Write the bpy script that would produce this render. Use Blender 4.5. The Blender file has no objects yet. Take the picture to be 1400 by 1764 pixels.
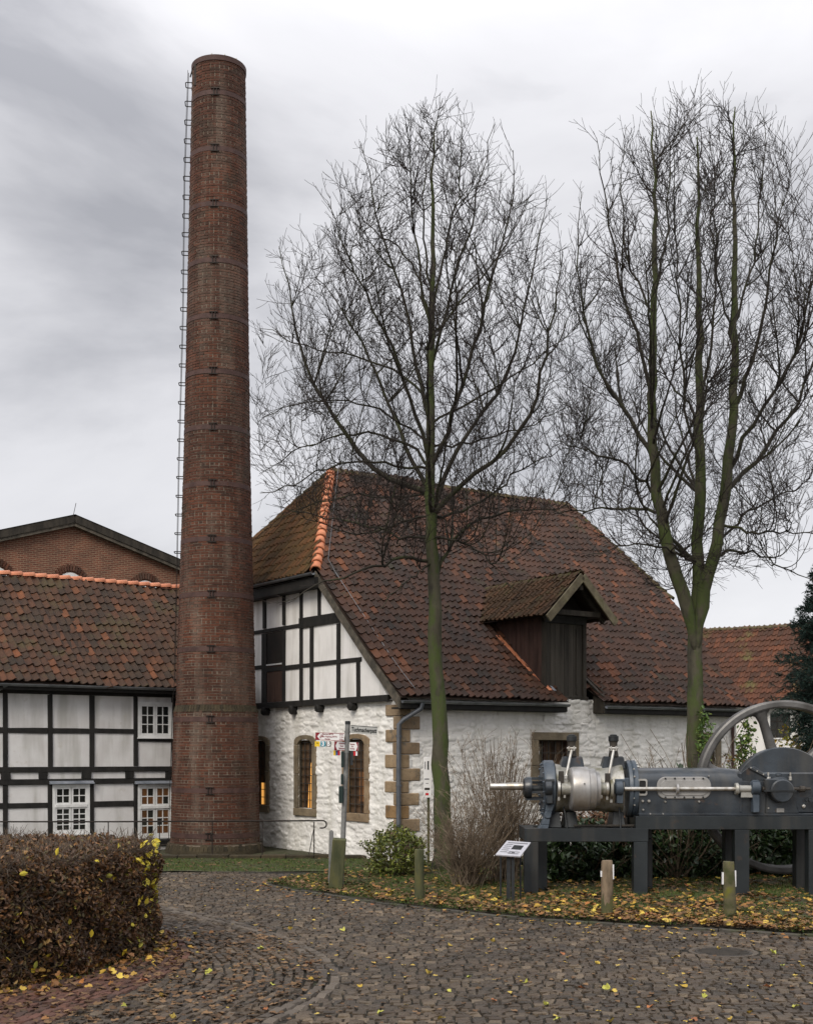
import bpy, math, random
import numpy as np
from mathutils import Vector, Matrix
random.seed(7); rng = np.random.default_rng(7)
scn = bpy.context.scene; col = scn.collection
PI = math.pi; R = math.radians

# ---------------------------------------------------------------- camera, light, exposure
F = 2202.0; HY = 1297.0; EYE = 2.8          # focal length and horizon in photo pixels, eye height in metres
cam = bpy.data.cameras.new('camera'); co = bpy.data.objects.new('camera', cam); col.objects.link(co)
co.location = (0, 0, EYE); co.rotation_euler = (PI/2, 0, 0)
cam.sensor_fit = 'VERTICAL'; cam.sensor_height = 36; cam.lens = F/1764*36
cam.shift_y = (HY-882)/1764; cam.clip_end = 3000; cam.clip_start = .1
scn.camera = co
SUN_EL, SUN_AZ = R(39), R(203)              # azimuth from +Y clockwise: from behind-left of the viewer
w = bpy.data.worlds.new('World'); scn.world = w; w.use_nodes = True
nt = w.node_tree; nt.nodes.clear(); L = nt.links
def wn(t, **k):
    n = nt.nodes.new(t)
    for a, b in k.items(): setattr(n, a, b)
    return n
out = wn('ShaderNodeOutputWorld'); bg = wn('ShaderNodeBackground'); bg.inputs[1].default_value = 0.1
sky = wn('ShaderNodeTexSky', sky_type='NISHITA', sun_disc=False, sun_elevation=SUN_EL, sun_rotation=SUN_AZ)
tc = wn('ShaderNodeTexCoord')
mp = wn('ShaderNodeMapping'); mp.inputs['Scale'].default_value = (1.0, 1.0, 2.3); mp.inputs['Location'].default_value = (-5.0096, -1.118, -0.0251)
L.new(tc.outputs['Generated'], mp.inputs[0])
n1 = wn('ShaderNodeTexNoise'); n1.inputs['Scale'].default_value = 2.5; n1.inputs['Detail'].default_value = 7; n1.inputs['Roughness'].default_value = .52; n1.inputs['Distortion'].default_value = .35
L.new(mp.outputs[0], n1.inputs['Vector'])
cr = wn('ShaderNodeValToRGB'); e = cr.color_ramp.elements
e[0].position = .31; e[0].color = (3.1, 3.12, 3.36, 1)
e[1].position = .66; e[1].color = (6.35, 6.31, 6.5, 1)
m_ = cr.color_ramp.elements.new(.50); m_.color = (5.6, 5.57, 5.78, 1)
L.new(n1.outputs['Fac'], cr.inputs[0])
# overcast sky is brighter overhead (CIE overcast): factor grows with elevation
sx = wn('ShaderNodeSeparateXYZ'); L.new(tc.outputs['Generated'], sx.inputs[0])
mr = wn('ShaderNodeMapRange'); mr.inputs['From Min'].default_value = .40; mr.inputs['From Max'].default_value = 1.0
mr.inputs['To Min'].default_value = 1.0; mr.inputs['To Max'].default_value = 2.4
L.new(sx.outputs['Z'], mr.inputs['Value'])
mu = wn('ShaderNodeVectorMath', operation='SCALE'); L.new(cr.outputs[0], mu.inputs[0]); L.new(mr.outputs[0], mu.inputs['Scale'])
mx = wn('ShaderNodeMixRGB'); mx.inputs[0].default_value = .95
L.new(sky.outputs[0], mx.inputs[1]); L.new(mu.outputs[0], mx.inputs[2]); L.new(mx.outputs[0], bg.inputs[0]); L.new(bg.outputs[0], out.inputs[0])
sl = bpy.data.lights.new('sun', 'SUN'); sl.energy = 1.5; sl.angle = R(26); sl.color = (1, .93, .82)
so = bpy.data.objects.new('sun', sl); col.objects.link(so)
d = Vector((math.sin(SUN_AZ)*math.cos(SUN_EL), math.cos(SUN_AZ)*math.cos(SUN_EL), math.sin(SUN_EL)))
so.rotation_euler = d.to_track_quat('Z', 'Y').to_euler(); so.location = (-20, -20, 40)
scn.view_settings.view_transform = 'Standard'; scn.view_settings.look = 'None'
scn.view_settings.gamma = 1; scn.view_settings.use_curve_mapping = False; scn.view_settings.exposure = 0.50
scn.render.engine = 'CYCLES'; scn.cycles.max_bounces = 6; scn.cycles.transparent_max_bounces = 12

# ---------------------------------------------------------------- helpers
def P(px, py, Y): return np.array([(px-700)/F*Y, Y, EYE+(HY-py)/F*Y])
def G(px, py, z=0.): Y = (EYE-z)*F/(py-HY); return np.array([(px-700)/F*Y, Y, z])
def props(o, label=None, cat=None, group=None, kind=None):
    if label: o['label'] = label
    if cat: o['category'] = cat
    if group: o['group'] = group
    if kind: o['kind'] = kind
    return o
def thing(name, label, cat, loc=(0, 0, 0), rz=0., group=None):
    o = bpy.data.objects.new(name, None); col.objects.link(o); o.location = [float(v) for v in loc]; o.rotation_euler = (0, 0, rz)
    o.empty_display_size = .2
    return props(o, label, cat, group)
class MB:
    def __init__(s): s.v = []; s.f = []; s.n = 0
    def add(s, V, Fs):
        V = np.asarray(V, float).reshape(-1, 3); k = s.n
        s.v.append(V); s.f.extend([tuple(int(i)+k for i in f) for f in Fs]); s.n += len(V); return s
    def box(s, a, b):
        x0, y0, z0 = a; x1, y1, z1 = b
        if x0 > x1: x0, x1 = x1, x0
        if y0 > y1: y0, y1 = y1, y0
        if z0 > z1: z0, z1 = z1, z0
        return s.add([(x0,y0,z0),(x1,y0,z0),(x1,y1,z0),(x0,y1,z0),(x0,y0,z1),(x1,y0,z1),(x1,y1,z1),(x0,y1,z1)],
                     [(0,3,2,1),(4,5,6,7),(0,1,5,4),(1,2,6,5),(2,3,7,6),(3,0,4,7)])
    def beam(s, p, q, w, h, up=(0, 0, 1)):     # rectangular bar p->q, w across, h along 'up'
        p = np.array(p, float); q = np.array(q, float); t = q-p; t /= np.linalg.norm(t)
        u = np.array(up, float); a = np.cross(t, u)
        if np.linalg.norm(a) < 1e-4: a = np.cross(t, (1, 0, 0))
        a /= np.linalg.norm(a); b = np.cross(a, t); a *= w/2; b *= h/2
        return s.add([p-a-b, p+a-b, p+a+b, p-a+b, q-a-b, q+a-b, q+a+b, q-a+b],
                     [(0,3,2,1),(4,5,6,7),(0,1,5,4),(1,2,6,5),(2,3,7,6),(3,0,4,7)])
    def tube(s, pts, r, n=8, cap=True):
        pts = np.asarray(pts, float); K = len(pts); r = np.full(K, r) if np.isscalar(r) else np.asarray(r, float)
        T = np.gradient(pts, axis=0); T /= np.linalg.norm(T, axis=1)[:, None]+1e-9
        ref = np.array([0.13, 0.31, 1.0]) if abs(T[:, 2]).mean() < .8 else np.array([1.0, .21, 0.1])
        A = np.cross(T, ref); A /= np.linalg.norm(A, axis=1)[:, None]; B = np.cross(T, A)
        th = np.arange(n)/n*2*PI
        V = pts[:, None]+r[:, None, None]*(A[:, None]*np.cos(th)[None, :, None]+B[:, None]*np.sin(th)[None, :, None])
        Fs = [(k*n+i, k*n+(i+1) % n, (k+1)*n+(i+1) % n, (k+1)*n+i) for k in range(K-1) for i in range(n)]
        if cap: Fs += [tuple(range(n))[::-1], tuple((K-1)*n+i for i in range(n))]
        return s.add(V, Fs)
    def lathe(s, o, ax, prof, n=24, cap=True):  # prof: (distance along axis, radius)
        o = np.array(o, float); ax = np.array(ax, float); ax /= np.linalg.norm(ax)
        a = np.cross(ax, (0, 0, 1)) if abs(ax[2]) < .9 else np.cross(ax, (1, 0, 0)); a /= np.linalg.norm(a); b = np.cross(ax, a)
        th = np.arange(n)/n*2*PI; V = []
        for d_, r in prof: V.append(o+ax*d_+r*(a*np.cos(th)[:, None]+b*np.sin(th)[:, None]))
        K = len(prof)
        Fs = [(k*n+i, k*n+(i+1) % n, (k+1)*n+(i+1) % n, (k+1)*n+i) for k in range(K-1) for i in range(n)]
        if cap: Fs += [tuple(range(n))[::-1], tuple((K-1)*n+i for i in range(n))]
        return s.add(np.concatenate(V), Fs)
    def prism(s, poly, ext):                    # poly: 3D loop, extruded by ext
        P0 = np.array(poly, float); n = len(P0); e_ = np.array(ext, float)
        return s.add(np.concatenate([P0, P0+e_]), [tuple(range(n))[::-1], tuple(range(n, 2*n))]+[(i, (i+1) % n, n+(i+1) % n, n+i) for i in range(n)])
    def build(s, name, m, par=None, off=None, smooth=False, bevel=0, **kw):
        V = np.concatenate(s.v); 
        if off is not None: V = V-np.array(off)
        return mesh_obj(name, V, s.f, m, par, smooth, bevel, **kw)
def mesh_obj(name, V, Fs, m, par=None, smooth=False, bevel=0, label=None, cat=None, group=None, kind=None):
    me = bpy.data.meshes.new(name)
    if isinstance(Fs, np.ndarray): Fs = Fs.tolist()
    me.from_pydata(np.asarray(V).tolist(), [], Fs)
    if m: me.materials.append(m)
    if smooth: me.polygons.foreach_set('use_smooth', [True]*len(me.polygons))
    o = bpy.data.objects.new(name, me); col.objects.link(o)
    if par: o.parent = par
    if bevel:
        b = o.modifiers.new('bevel', 'BEVEL'); b.width = bevel; b.segments = 1; b.limit_method = 'ANGLE'
    return props(o, label, cat, group, kind)
def smooth_by_angle(o, a=35):
    me = o.data; me.polygons.foreach_set('use_smooth', [True]*len(me.polygons))
    me.set_sharp_from_angle(angle=R(a)); return o
def share(name, me, par, mat4):
    o = bpy.data.objects.new(name, me); col.objects.link(o); o.parent = par; o.matrix_local = mat4; return o
def tubes(PT, RD, n=3):      # PT (N,K,3), RD (N,K) -> V,F
    N, K, _ = PT.shape
    T = np.gradient(PT, axis=1); T /= np.linalg.norm(T, axis=2, keepdims=True)+1e-9
    ref = np.array([.3, .5, .81]); A = np.cross(T, ref); A /= np.linalg.norm(A, axis=2, keepdims=True)+1e-6; B = np.cross(T, A)
    th = np.arange(n)/n*2*PI
    V = PT[:, :, None]+RD[:, :, None, None]*(A[:, :, None]*np.cos(th)[None, None, :, None]+B[:, :, None]*np.sin(th)[None, None, :, None])
    i = np.arange(n); j = (i+1) % n; k = np.arange(K-1)[:, None]
    q = np.stack([k*n+i, k*n+j, (k+1)*n+j, (k+1)*n+i], -1).reshape(-1, 4)
    Fq = (q[None]+(np.arange(N)*K*n)[:, None, None]).reshape(-1, 4)
    return V.reshape(-1, 3), Fq
def inst(tv, tf, pos, X, Y, Z, scale=1.):     # batch copies of a template: tv (k,3), tf list same-length faces
    pos = np.asarray(pos); N = len(pos); tv = np.asarray(tv, float); tf = np.asarray(tf)
    sc = np.broadcast_to(np.asarray(scale, float).reshape(-1, 1, 1) if not np.isscalar(scale) else scale, (N, 1, 1))
    V = pos[:, None]+sc*(tv[None, :, 0:1]*X[:, None]+tv[None, :, 1:2]*Y[:, None]+tv[None, :, 2:3]*Z[:, None])
    Fq = (tf[None]+(np.arange(N)*len(tv))[:, None, None]).reshape(-1, tf.shape[1])
    return V.reshape(-1, 3), Fq
def rand_frames(N, up=0., r=rng):             # random orthonormal frames; up pulls Z towards +z
    Z = r.normal(size=(N, 3)); Z /= np.linalg.norm(Z, axis=1)[:, None]; Z[:, 2] += up; Z /= np.linalg.norm(Z, axis=1)[:, None]
    X = np.cross(Z, r.normal(size=(N, 3))); X /= np.linalg.norm(X, axis=1)[:, None]
    return X, np.cross(Z, X), Z
LEAF_V = [(0,-.5,0),(.27,-.1,.06),(.2,.28,.05),(0,.55,-.04),(-.2,.28,.05),(-.27,-.1,.06),(0,0,-.02)]
LEAF_F = [(0,1,6,5),(1,2,3,6),(6,3,4,5)]
MAPLE_V = [(0,-.5,0),(.3,-.42,.05),(.5,-.05,.1),(.27,.12,.0),(.22,.45,.06),(0,.6,-.02),(-.22,.45,.07),(-.3,.12,0),(-.5,-.05,.12),(-.3,-.42,.04),(0,.0,-.03)]
MAPLE_F = [(0,1,2,10),(10,2,3,4),(10,4,5,6),(10,6,7,8),(10,8,9,0)]

# ---------------------------------------------------------------- materials
def M(name, c1, c2=None, scale=4., rough=.8, bump=.0, bscale=40., metal=0., isl=None, moss=None, stretch=(1, 1, 1), emit=None, spec=.35, det=5, c3=None, streak=None):
    m = bpy.data.materials.new(name); m.use_nodes = True; t = m.node_tree; N = t.nodes; K = t.links
    b = N['Principled BSDF']; b.inputs['Roughness'].default_value = rough; b.inputs['Metallic'].default_value = metal
    b.inputs['Specular IOR Level'].default_value = spec
    geo = N.new('ShaderNodeNewGeometry'); mp_ = N.new('ShaderNodeMapping'); mp_.inputs['Scale'].default_value = stretch
    K.new(geo.outputs['Position'], mp_.inputs[0])
    def noise(s, det_=5, rg=.6):
        n = N.new('ShaderNodeTexNoise'); n.inputs['Scale'].default_value = s; n.inputs['Detail'].default_value = det_; n.inputs['Roughness'].default_value = rg
        K.new(mp_.outputs[0], n.inputs['Vector']); return n
    def mix(f, a, bb, mode='MIX'):
        n = N.new('ShaderNodeMixRGB'); n.blend_type = mode
        for i, v in enumerate((f, a, bb)):
            if hasattr(v, 'links'): K.new(v, n.inputs[i])
            elif i == 0: n.inputs[0].default_value = v
            else: n.inputs[i].default_value = (*v, 1)
        return n.outputs[0]
    def ramp(fac, els):
        n = N.new('ShaderNodeValToRGB'); K.new(fac, n.inputs[0]); es = n.color_ramp.elements
        while len(es) < len(els): es.new(.5)
        for e_, (p_, c_) in zip(es, els): e_.position = p_; e_.color = (*c_, 1)
        return n.outputs[0]
    ns = noise(scale, det)
    c2 = c2 or c1
    if isl:
        oi = N.new('ShaderNodeObjectInfo'); ad = N.new('ShaderNodeMath'); ad.operation = 'ADD'
        K.new(geo.outputs['Random Per Island'], ad.inputs[0]); K.new(oi.outputs['Random'], ad.inputs[1])
        fr = N.new('ShaderNodeMath'); fr.operation = 'FRACT'; K.new(ad.outputs[0], fr.inputs[0])
        c = ramp(fr.outputs[0], isl)
        var = ramp(ns.outputs['Fac'], [(.3, c1), (.7, c2)])
        c = mix(1., c, var, 'MULTIPLY')
    else:
        c = ramp(ns.outputs['Fac'], [(.35, c1), (.65, c2)]) if not c3 else ramp(ns.outputs['Fac'], [(.32, c1), (.5, c2), (.68, c3)])
    if streak:      # (color, amount, stretch scale)
        mp2 = N.new('ShaderNodeMapping'); mp2.inputs['Scale'].default_value = streak[2]; K.new(geo.outputs['Position'], mp2.inputs[0])
        n2 = N.new('ShaderNodeTexNoise'); n2.inputs['Scale'].default_value = 1; n2.inputs['Detail'].default_value = 4; K.new(mp2.outputs[0], n2.inputs['Vector'])
        f = ramp(n2.outputs['Fac'], [(.48, (0, 0, 0)), (.68, (streak[1],)*3)]); c = mix(f, c, streak[0])
    if moss:        # (color, threshold, scale)
        nm = noise(moss[2], 6, .65); f = ramp(nm.outputs['Fac'], [(moss[1], (0, 0, 0)), (moss[1]+.12, (.85, .85, .85))])
        c = mix(f, c, moss[0])
    K.new(c, b.inputs['Base Color'])
    if bump:
        bn = noise(bscale, 6); bp = N.new('ShaderNodeBump'); bp.inputs['Strength'].default_value = bump; bp.inputs['Distance'].default_value = .02
        K.new(bn.outputs['Fac'], bp.inputs['Height']); K.new(bp.outputs[0], b.inputs['Normal'])
    if emit: b.inputs['Emission Color'].default_value = (*emit[0], 1); b.inputs['Emission Strength'].default_value = emit[1]
    return m
def glass_mat(name, tint, dark=.7):
    m = bpy.data.materials.new(name); m.use_nodes = True; t = m.node_tree; N = t.nodes; K = t.links
    N.remove(N['Principled BSDF']); o = N['Material Output']
    g = N.new('ShaderNodeBsdfGlossy'); g.inputs['Roughness'].default_value = .04; tr = N.new('ShaderNodeBsdfTransparent'); tr.inputs[0].default_value = (*tint, 1)
    fr = N.new('ShaderNodeLayerWeight'); fr.inputs[0].default_value = .12; mxx = N.new('ShaderNodeMixShader')
    K.new(fr.outputs[0], mxx.inputs[0]); K.new(tr.outputs[0], mxx.inputs[1]); K.new(g.outputs[0], mxx.inputs[2]); K.new(mxx.outputs[0], o.inputs[0]); return m

TILE = [(0,(0.0373,0.0183,0.0112)),(.25,(0.0539,0.0243,0.0144)),(.5,(0.0255,0.0168,0.0118)),(.68,(0.0688,0.0290,0.0155)),(.85,(0.0419,0.0213,0.0131)),(.96,(0.1196,0.0443,0.0187)),(1,(0.0972,0.0420,0.0211))]
m_tile_main = M('clay_tile_main', (.55,.58,.62), (1.5,1.32,1.15), .55, .62, .5, 30, isl=TILE, moss=((.045,.04,.018), .60, .9), spec=.3)
m_tile_left = M('clay_tile_left', (.6,.62,.62), (1.3,1.2,1.05), 2.2, .75, .6, 26, isl=[(0,(0.0569,0.0268,0.0153)),(.25,(0.0385,0.0243,0.0153)),(.45,(0.0734,0.0312,0.0167)),(.62,(0.0312,0.0217,0.0147)),(.8,(0.0918,0.0372,0.0181)),(.94,(0.0533,0.0295,0.0174)),(1,(0.1561,0.0564,0.0236))], moss=((.060,.045,.018), .55, 1.0), spec=.3)
m_tile_hip = M('clay_tile_mossy', (.7,.7,.7), (1.3,1.25,1.1), 1.6, .85, .5, 30, isl=[(0,(0.0531,0.0306,0.0122)),(.4,(0.0904,0.0510,0.0177)),(.7,(0.1169,0.0527,0.0204)),(1,(0.0638,0.0340,0.0136))], moss=((.075,.058,.02), .60, 1.5))
m_tile_far = M('clay_tile_far', (.8,.8,.8), (1.3,1.2,1.1), .8, .8, .3, 20, isl=[(0,(0.0782,0.0319,0.0177)),(.4,(0.0508,0.0258,0.0163)),(.7,(0.1251,0.0471,0.0231)),(1,(0.0665,0.0289,0.0184))], moss=((.12,.11,.035), .57, .7))
m_tile_dorm = M('clay_tile_dormer', (.8,.8,.8), (1.3,1.25,1.1), 1.6, .85, .5, 30, isl=[(0,(0.0514,0.0306,0.0173)),(.4,(0.0702,0.0408,0.0217)),(.7,(0.0935,0.0467,0.0246)),(1,(0.0420,0.0272,0.0159))], moss=((.075,.072,.026), .55, 1.5))
m_ridge = M('new_orange_ridge_tile', (.52,.18,.09), (.68,.27,.14), 3, .6, .2, 30, isl=None)
m_ridge_old = M('old_ridge_tile', (.07,.05,.03), (.12,.09,.04), 3, .85, .4, 30, moss=((.06,.06,.02), .5, 3))
m_roofbed = M('roof_underlay', (.03,.02,.015), (.045,.028,.02), 3, .95)
m_white = M('whitewashed_rubble', (.74,.715,.68), (.86,.84,.80), .8, .85, .9, 9, moss=((.40,.38,.33), .68, 1.7), streak=((.5,.48,.42), .45, (2.5,2.5,.35)))
m_plaster = M('white_plaster', (.76,.74,.72), (.84,.82,.80), 1.5, .9, .12, 30, streak=((.48,.46,.42), .6, (3,3,.4)))
m_plaster_l = M('cool_white_plaster', (.62,.60,.59), (.70,.69,.68), 1.8, .9, .15, 25, streak=((.40,.39,.36), .75, (3,3,.4)), moss=((.50,.47,.42), .60, 2.5))
m_timber = M('black_timber', (.010,.0095,.009), (.022,.02,.018), 6, .75, .4, 18, stretch=(1,1,.4))
m_timber_w = M('weathered_timber', (.02,.017,.013), (.05,.042,.032), 5, .85, .5, 20, stretch=(1,1,.25))
m_boards = M('brown_boards', (.055,.03,.022), (.09,.05,.036), 7, .8, .3, 15, stretch=(1,1,.2))
m_boards_g = M('grey_weathered_boards', (.022,.019,.015), (.06,.052,.042), 4, .85, .5, 16, stretch=(1,1,.12), isl=[(0,(.8,.8,.8)),(1,(1.6,1.6,1.6))])
m_verge = M('verge_board', (.05,.045,.035), (.13,.11,.085), 4, .85, .5, 14)
m_verge_l = M('pale_mossy_bargeboard', (.12,.10,.065), (.22,.19,.12), 4, .85, .5, 14, moss=((.10,.10,.03), .55, 3))
m_sand = M('sandstone', (.17,.125,.075), (.36,.28,.18), 2.4, .85, .8, 14, isl=[(0,(.7,.68,.66)),(.4,(1.1,1.02,.95)),(.7,(.85,.82,.85)),(1,(.95,.76,.55))], moss=((.11,.10,.08), .56, 3.5))
m_sand_d = M('grey_sandstone', (.12,.10,.07), (.25,.205,.14), 2.4, .85, .8, 14, isl=[(0,(.8,.8,.8)),(1,(1.1,1.05,1.)),], moss=((.12,.12,.06), .62, 3))
BR = [(0,(0.0702,0.0278,0.0166)),(.2,(0.0937,0.0348,0.0198)),(.45,(0.0560,0.0233,0.0149)),(.65,(0.1077,0.0408,0.0226)),(.85,(0.0422,0.0203,0.0133)),(1,(0.0825,0.0317,0.0177))]
m_brick = M('chimney_brick', (.60,.64,.68), (1.35,1.22,1.12), .45, .85, .5, 30, isl=BR, streak=((.24,.19,.15), .30, (2.2,2.2,.35)), moss=((.045,.032,.022), .58, .7))
m_mortar = M('lime_mortar', (.10,.075,.055), (.22,.18,.14), 1.0, .95, .4, 30, c3=(.07,.054,.042))
m_moss = M('mossy_brick', (.030,.025,.016), (.060,.050,.030), 5, .95, .6, 25, isl=[(0,(.7,.7,.7)),(1,(1.3,1.2,1.1))])
m_rust = M('rusty_iron_band', (.05,.026,.022), (.085,.045,.037), 4, .7, .3, 20)
m_iron = M('dark_iron', (.018,.014,.012), (.036,.028,.024), 6, .6, .2, 20, metal=.4)
m_grille = M('grille_iron', (.04,.036,.032), (.07,.06,.05), 6, .7, .2, 20, metal=.3)
m_zinc = M('zinc_gutter', (.13,.14,.15), (.23,.24,.25), 3, .45, .1, 10, metal=.6)
m_pipe = M('dull_zinc_downpipe', (.09,.10,.115), (.17,.18,.20), 2.5, .5, .1, 10, metal=.5)
m_pole = M('galvanised_pole', (.17,.17,.165), (.27,.27,.26), 5, .55, .1, 20, metal=.5)
m_white_paint = M('white_window_paint', (.62,.62,.61), (.76,.76,.75), 5, .6, .1, 30)
m_glass = glass_mat('window_glass', (.85,.88,.88))
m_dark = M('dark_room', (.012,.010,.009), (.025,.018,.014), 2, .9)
m_brown_room = M('brown_curtain', (.07,.04,.025), (.20,.11,.06), 1.2, .95, stretch=(4,4,.6))
m_glow = M('lit_room', (.8,.35,.07), emit=((1., .47, .11), .62))
m_glow_dim = M('dim_lit_room', (.2,.09,.04), emit=((.75, .3, .1), .07))
m_sett = M('cobble_stone', (.50,.50,.50), (1.45,1.40,1.32), .7, .48, .6, 45, isl=[(0,(0.0372,0.0260,0.0163)),(.2,(0.0651,0.0460,0.0291)),(.4,(0.0260,0.0190,0.0122)),(.6,(0.0838,0.0614,0.0402)),(.8,(0.0434,0.0286,0.0174)),(.92,(0.1117,0.0844,0.0558)),(1,(0.1240,0.0920,0.0614))], spec=.5, moss=((.035,.032,.018), .63, 2.5))
m_strip = M('gutter_strip_stone', (.8,.8,.8), (1.25,1.2,1.15), 1.3, .6, .6, 45, isl=[(0,(0.0653,0.0525,0.0406)),(.6,(0.1196,0.0990,0.0776)),(1,(0.0490,0.0396,0.0319))], spec=.4)
m_redpave = M('red_paver', (.75,.75,.75), (1.3,1.2,1.15), 1.3, .75, .5, 40, isl=[(0,(0.0850,0.0427,0.0333)),(.5,(0.1190,0.0589,0.0427)),(1,(0.0638,0.0399,0.0323))], moss=((.04,.035,.02), .55, 2.5))
m_soil = M('dirt_joint', (.012,.010,.007), (.026,.022,.015), 3, .95, .6, 30, moss=((.035,.045,.016), .60, 1.2))
m_earth = M('earth', (.035,.028,.018), (.06,.048,.03), 2, .95, .6, 20, moss=((.045,.065,.02), .5, 1.1))
m_mossgr = M('mossy_lawn', (.042,.047,.020), (.072,.072,.036), 3, .95, .8, 30, moss=((.075,.066,.048), .50, 1.6))
m_ground = M('ground_far', (.06,.06,.035), (.09,.085,.05), .5, .95)
m_grass = M('grass_blade', (.8,.8,.8), (1.2,1.2,1.1), 2, .8, isl=[(0,(.04,.075,.015)),(.5,(.07,.11,.025)),(.85,(.10,.12,.035)),(1,(.14,.12,.05))])
m_kerb = M('kerb_stone', (.05,.045,.038), (.085,.078,.066), 3, .85, .5, 30, isl=[(0,(.7,.7,.7)),(1,(1.2,1.2,1.2))], moss=((.05,.055,.025), .5, 3))
m_leaf_f = M('autumn_leaf', (.9,.9,.9), (1.1,1.1,1.1), 8, .65, isl=[(0,(.16,.075,.03)),(.22,(.26,.12,.035)),(.45,(.11,.055,.025)),(.66,(.46,.29,.04)),(.78,(.24,.11,.035)),(.92,(.58,.43,.07)),(1,(.30,.09,.03))])
m_leaf_y = M('yellow_leaf', (.8,.8,.8), (1.1,1.1,1.1), 20, .6, isl=[(0,(.46,.32,.05)),(.3,(.34,.22,.05)),(.6,(.52,.38,.07)),(1,(.40,.30,.08))])
m_leaf_g = M('greenish_yellow_leaf', (.9,.9,.9), (1.1,1.1,1.1), 8, .6, isl=[(0,(.32,.34,.06)),(1,(.42,.40,.08))])
m_leaf_o = M('orange_leaf', (.9,.9,.9), (1.1,1.1,1.1), 8, .6, isl=[(0,(.36,.13,.035)),(1,(.24,.09,.04))])
m_leaf_b = M('brown_litter', (.9,.9,.9), (1.1,1.1,1.1), 8, .8, isl=[(0,(.06,.035,.018)),(.5,(.12,.065,.03)),(.8,(.2,.12,.06)),(1,(.09,.05,.02))])
m_hedge = M('hedge_leaf_brown', (.7,.7,.7), (1.35,1.3,1.2), 2.5, .6, isl=[(0,(.035,.019,.011)),(.2,(.075,.036,.017)),(.4,(.125,.058,.022)),(.55,(.045,.025,.014)),(.7,(.23,.105,.035)),(.82,(.10,.085,.025)),(.92,(.06,.032,.018)),(1,(.28,.17,.05))], spec=.5)
m_hedge_y = M('hedge_leaf_yellow', (.9,.9,.9), (1.1,1.1,1.1), 6, .55, isl=[(0,(0.4680,0.3360,0.0200)),(.5,(0.5148,0.4160,0.0400)),(1,(0.2652,0.2720,0.0500))])
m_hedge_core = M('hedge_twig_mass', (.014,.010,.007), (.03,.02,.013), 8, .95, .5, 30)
m_twig_h = M('hedge_twig', (.06,.042,.03), (.12,.09,.065), 6, .85, .0)
m_bark = M('bark_mossy', (.045,.04,.026), (.075,.068,.045), 2.2, .9, 1.0, 22, stretch=(1,1,.45), moss=((.052,.072,.017), .43, 3.0), c3=(.022,.02,.015))
m_branch = M('branch_bark', (.020,.017,.012), (.038,.033,.023), 2., .9, .5, 22, moss=((.042,.048,.017), .50, 1.2))
m_twig = M('twig_bark', (.013,.010,.009), (.028,.021,.017), 2., .9)
m_shrub_stem = M('bare_shrub_stem', (.09,.065,.045), (.19,.145,.10), 4, .85)
m_bush = M('bush_leaf', (.8,.8,.8), (1.25,1.2,1.1), 4, .45, isl=[(0,(.05,.07,.015)),(.4,(.10,.13,.02)),(.7,(.17,.20,.03)),(.9,(.06,.05,.02)),(1,(.25,.26,.05))], spec=.5)
m_laurel = M('laurel_leaf', (.8,.8,.8), (1.25,1.2,1.1), 4, .4, isl=[(0,(.010,.022,.009)),(.5,(.022,.045,.015)),(.85,(.04,.075,.022)),(1,(.03,.04,.02))], spec=.5)
m_green = M('climber_leaf', (.8,.8,.8), (1.2,1.2,1.1), 4, .5, isl=[(0,(.045,.09,.02)),(.6,(.09,.15,.035)),(1,(.15,.18,.04))])
m_yshrub = M('yellowing_leaf', (.8,.8,.8), (1.2,1.2,1.1), 4, .5, isl=[(0,(.16,.18,.03)),(.5,(.30,.28,.04)),(.8,(.5,.30,.04)),(1,(.10,.12,.03))])
m_con = M('conifer_needle', (.8,.8,.8), (1.25,1.25,1.2), 1.2, .7, isl=[(0,(0.0090,0.0240,0.0208)),(.6,(0.0210,0.0480,0.0416)),(1,(0.0375,0.0675,0.0480))])
m_hyd = M('withered_flower_head', (.8,.8,.8), (1.25,1.2,1.1), 4, .9, isl=[(0,(.10,.055,.035)),(.6,(.17,.10,.065)),(1,(.07,.045,.03))])
m_steel_dk = M('anthracite_paint', (.009,.012,.016), (.040,.050,.062), 1.1, .30, .12, 30, streak=((.075,.07,.06), .5, (4,4,.5)), spec=.6, moss=((.075,.042,.024), .61, 3.5))  # lighter noise tone also stands in for sky highlights, put into the colour
m_stand = M('stand_paint', (.007,.010,.012), (.019,.024,.027), 1.2, .42, .1, 30, streak=((.055,.05,.042), .45, (5,5,.4)), spec=.5, moss=((.055,.036,.024), .61, 3.5))
m_blue = M('blue_grey_casting', (.035,.048,.064), (.075,.095,.12), 2.5, .4, .1, 30, spec=.5)
m_silver = M('worn_silver_paint', (.24,.235,.21), (.46,.45,.42), 1.8, .42, .12, 30, metal=.35, moss=((.14,.13,.075), .56, 2.2), streak=((.12,.11,.06), 1., (4,4,.4)))
m_drum = M('brushed_drum', (.27,.265,.26), (.42,.41,.405), 2, .38, .06, 30, metal=.5, streak=((.2,.17,.13), .5, (4,4,.7)))
m_bright = M('bright_steel', (.40,.385,.35), (.62,.60,.56), 4, .33, .1, 30, metal=.75, streak=((.22,.17,.11), .5, (9,9,2)))
m_cover = M('light_grey_cover', (.26,.255,.245), (.36,.35,.34), 2, .5, .1, 30, metal=.3)
m_fly = M('flywheel_iron', (.085,.083,.08), (.17,.165,.16), 2.2, .45, .15, 20, metal=.4, streak=((.06,.055,.05), .8, (2,2,1)))
m_dome = M('dark_valve', (.02,.022,.024), (.035,.038,.04), 5, .5, metal=.3)
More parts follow.
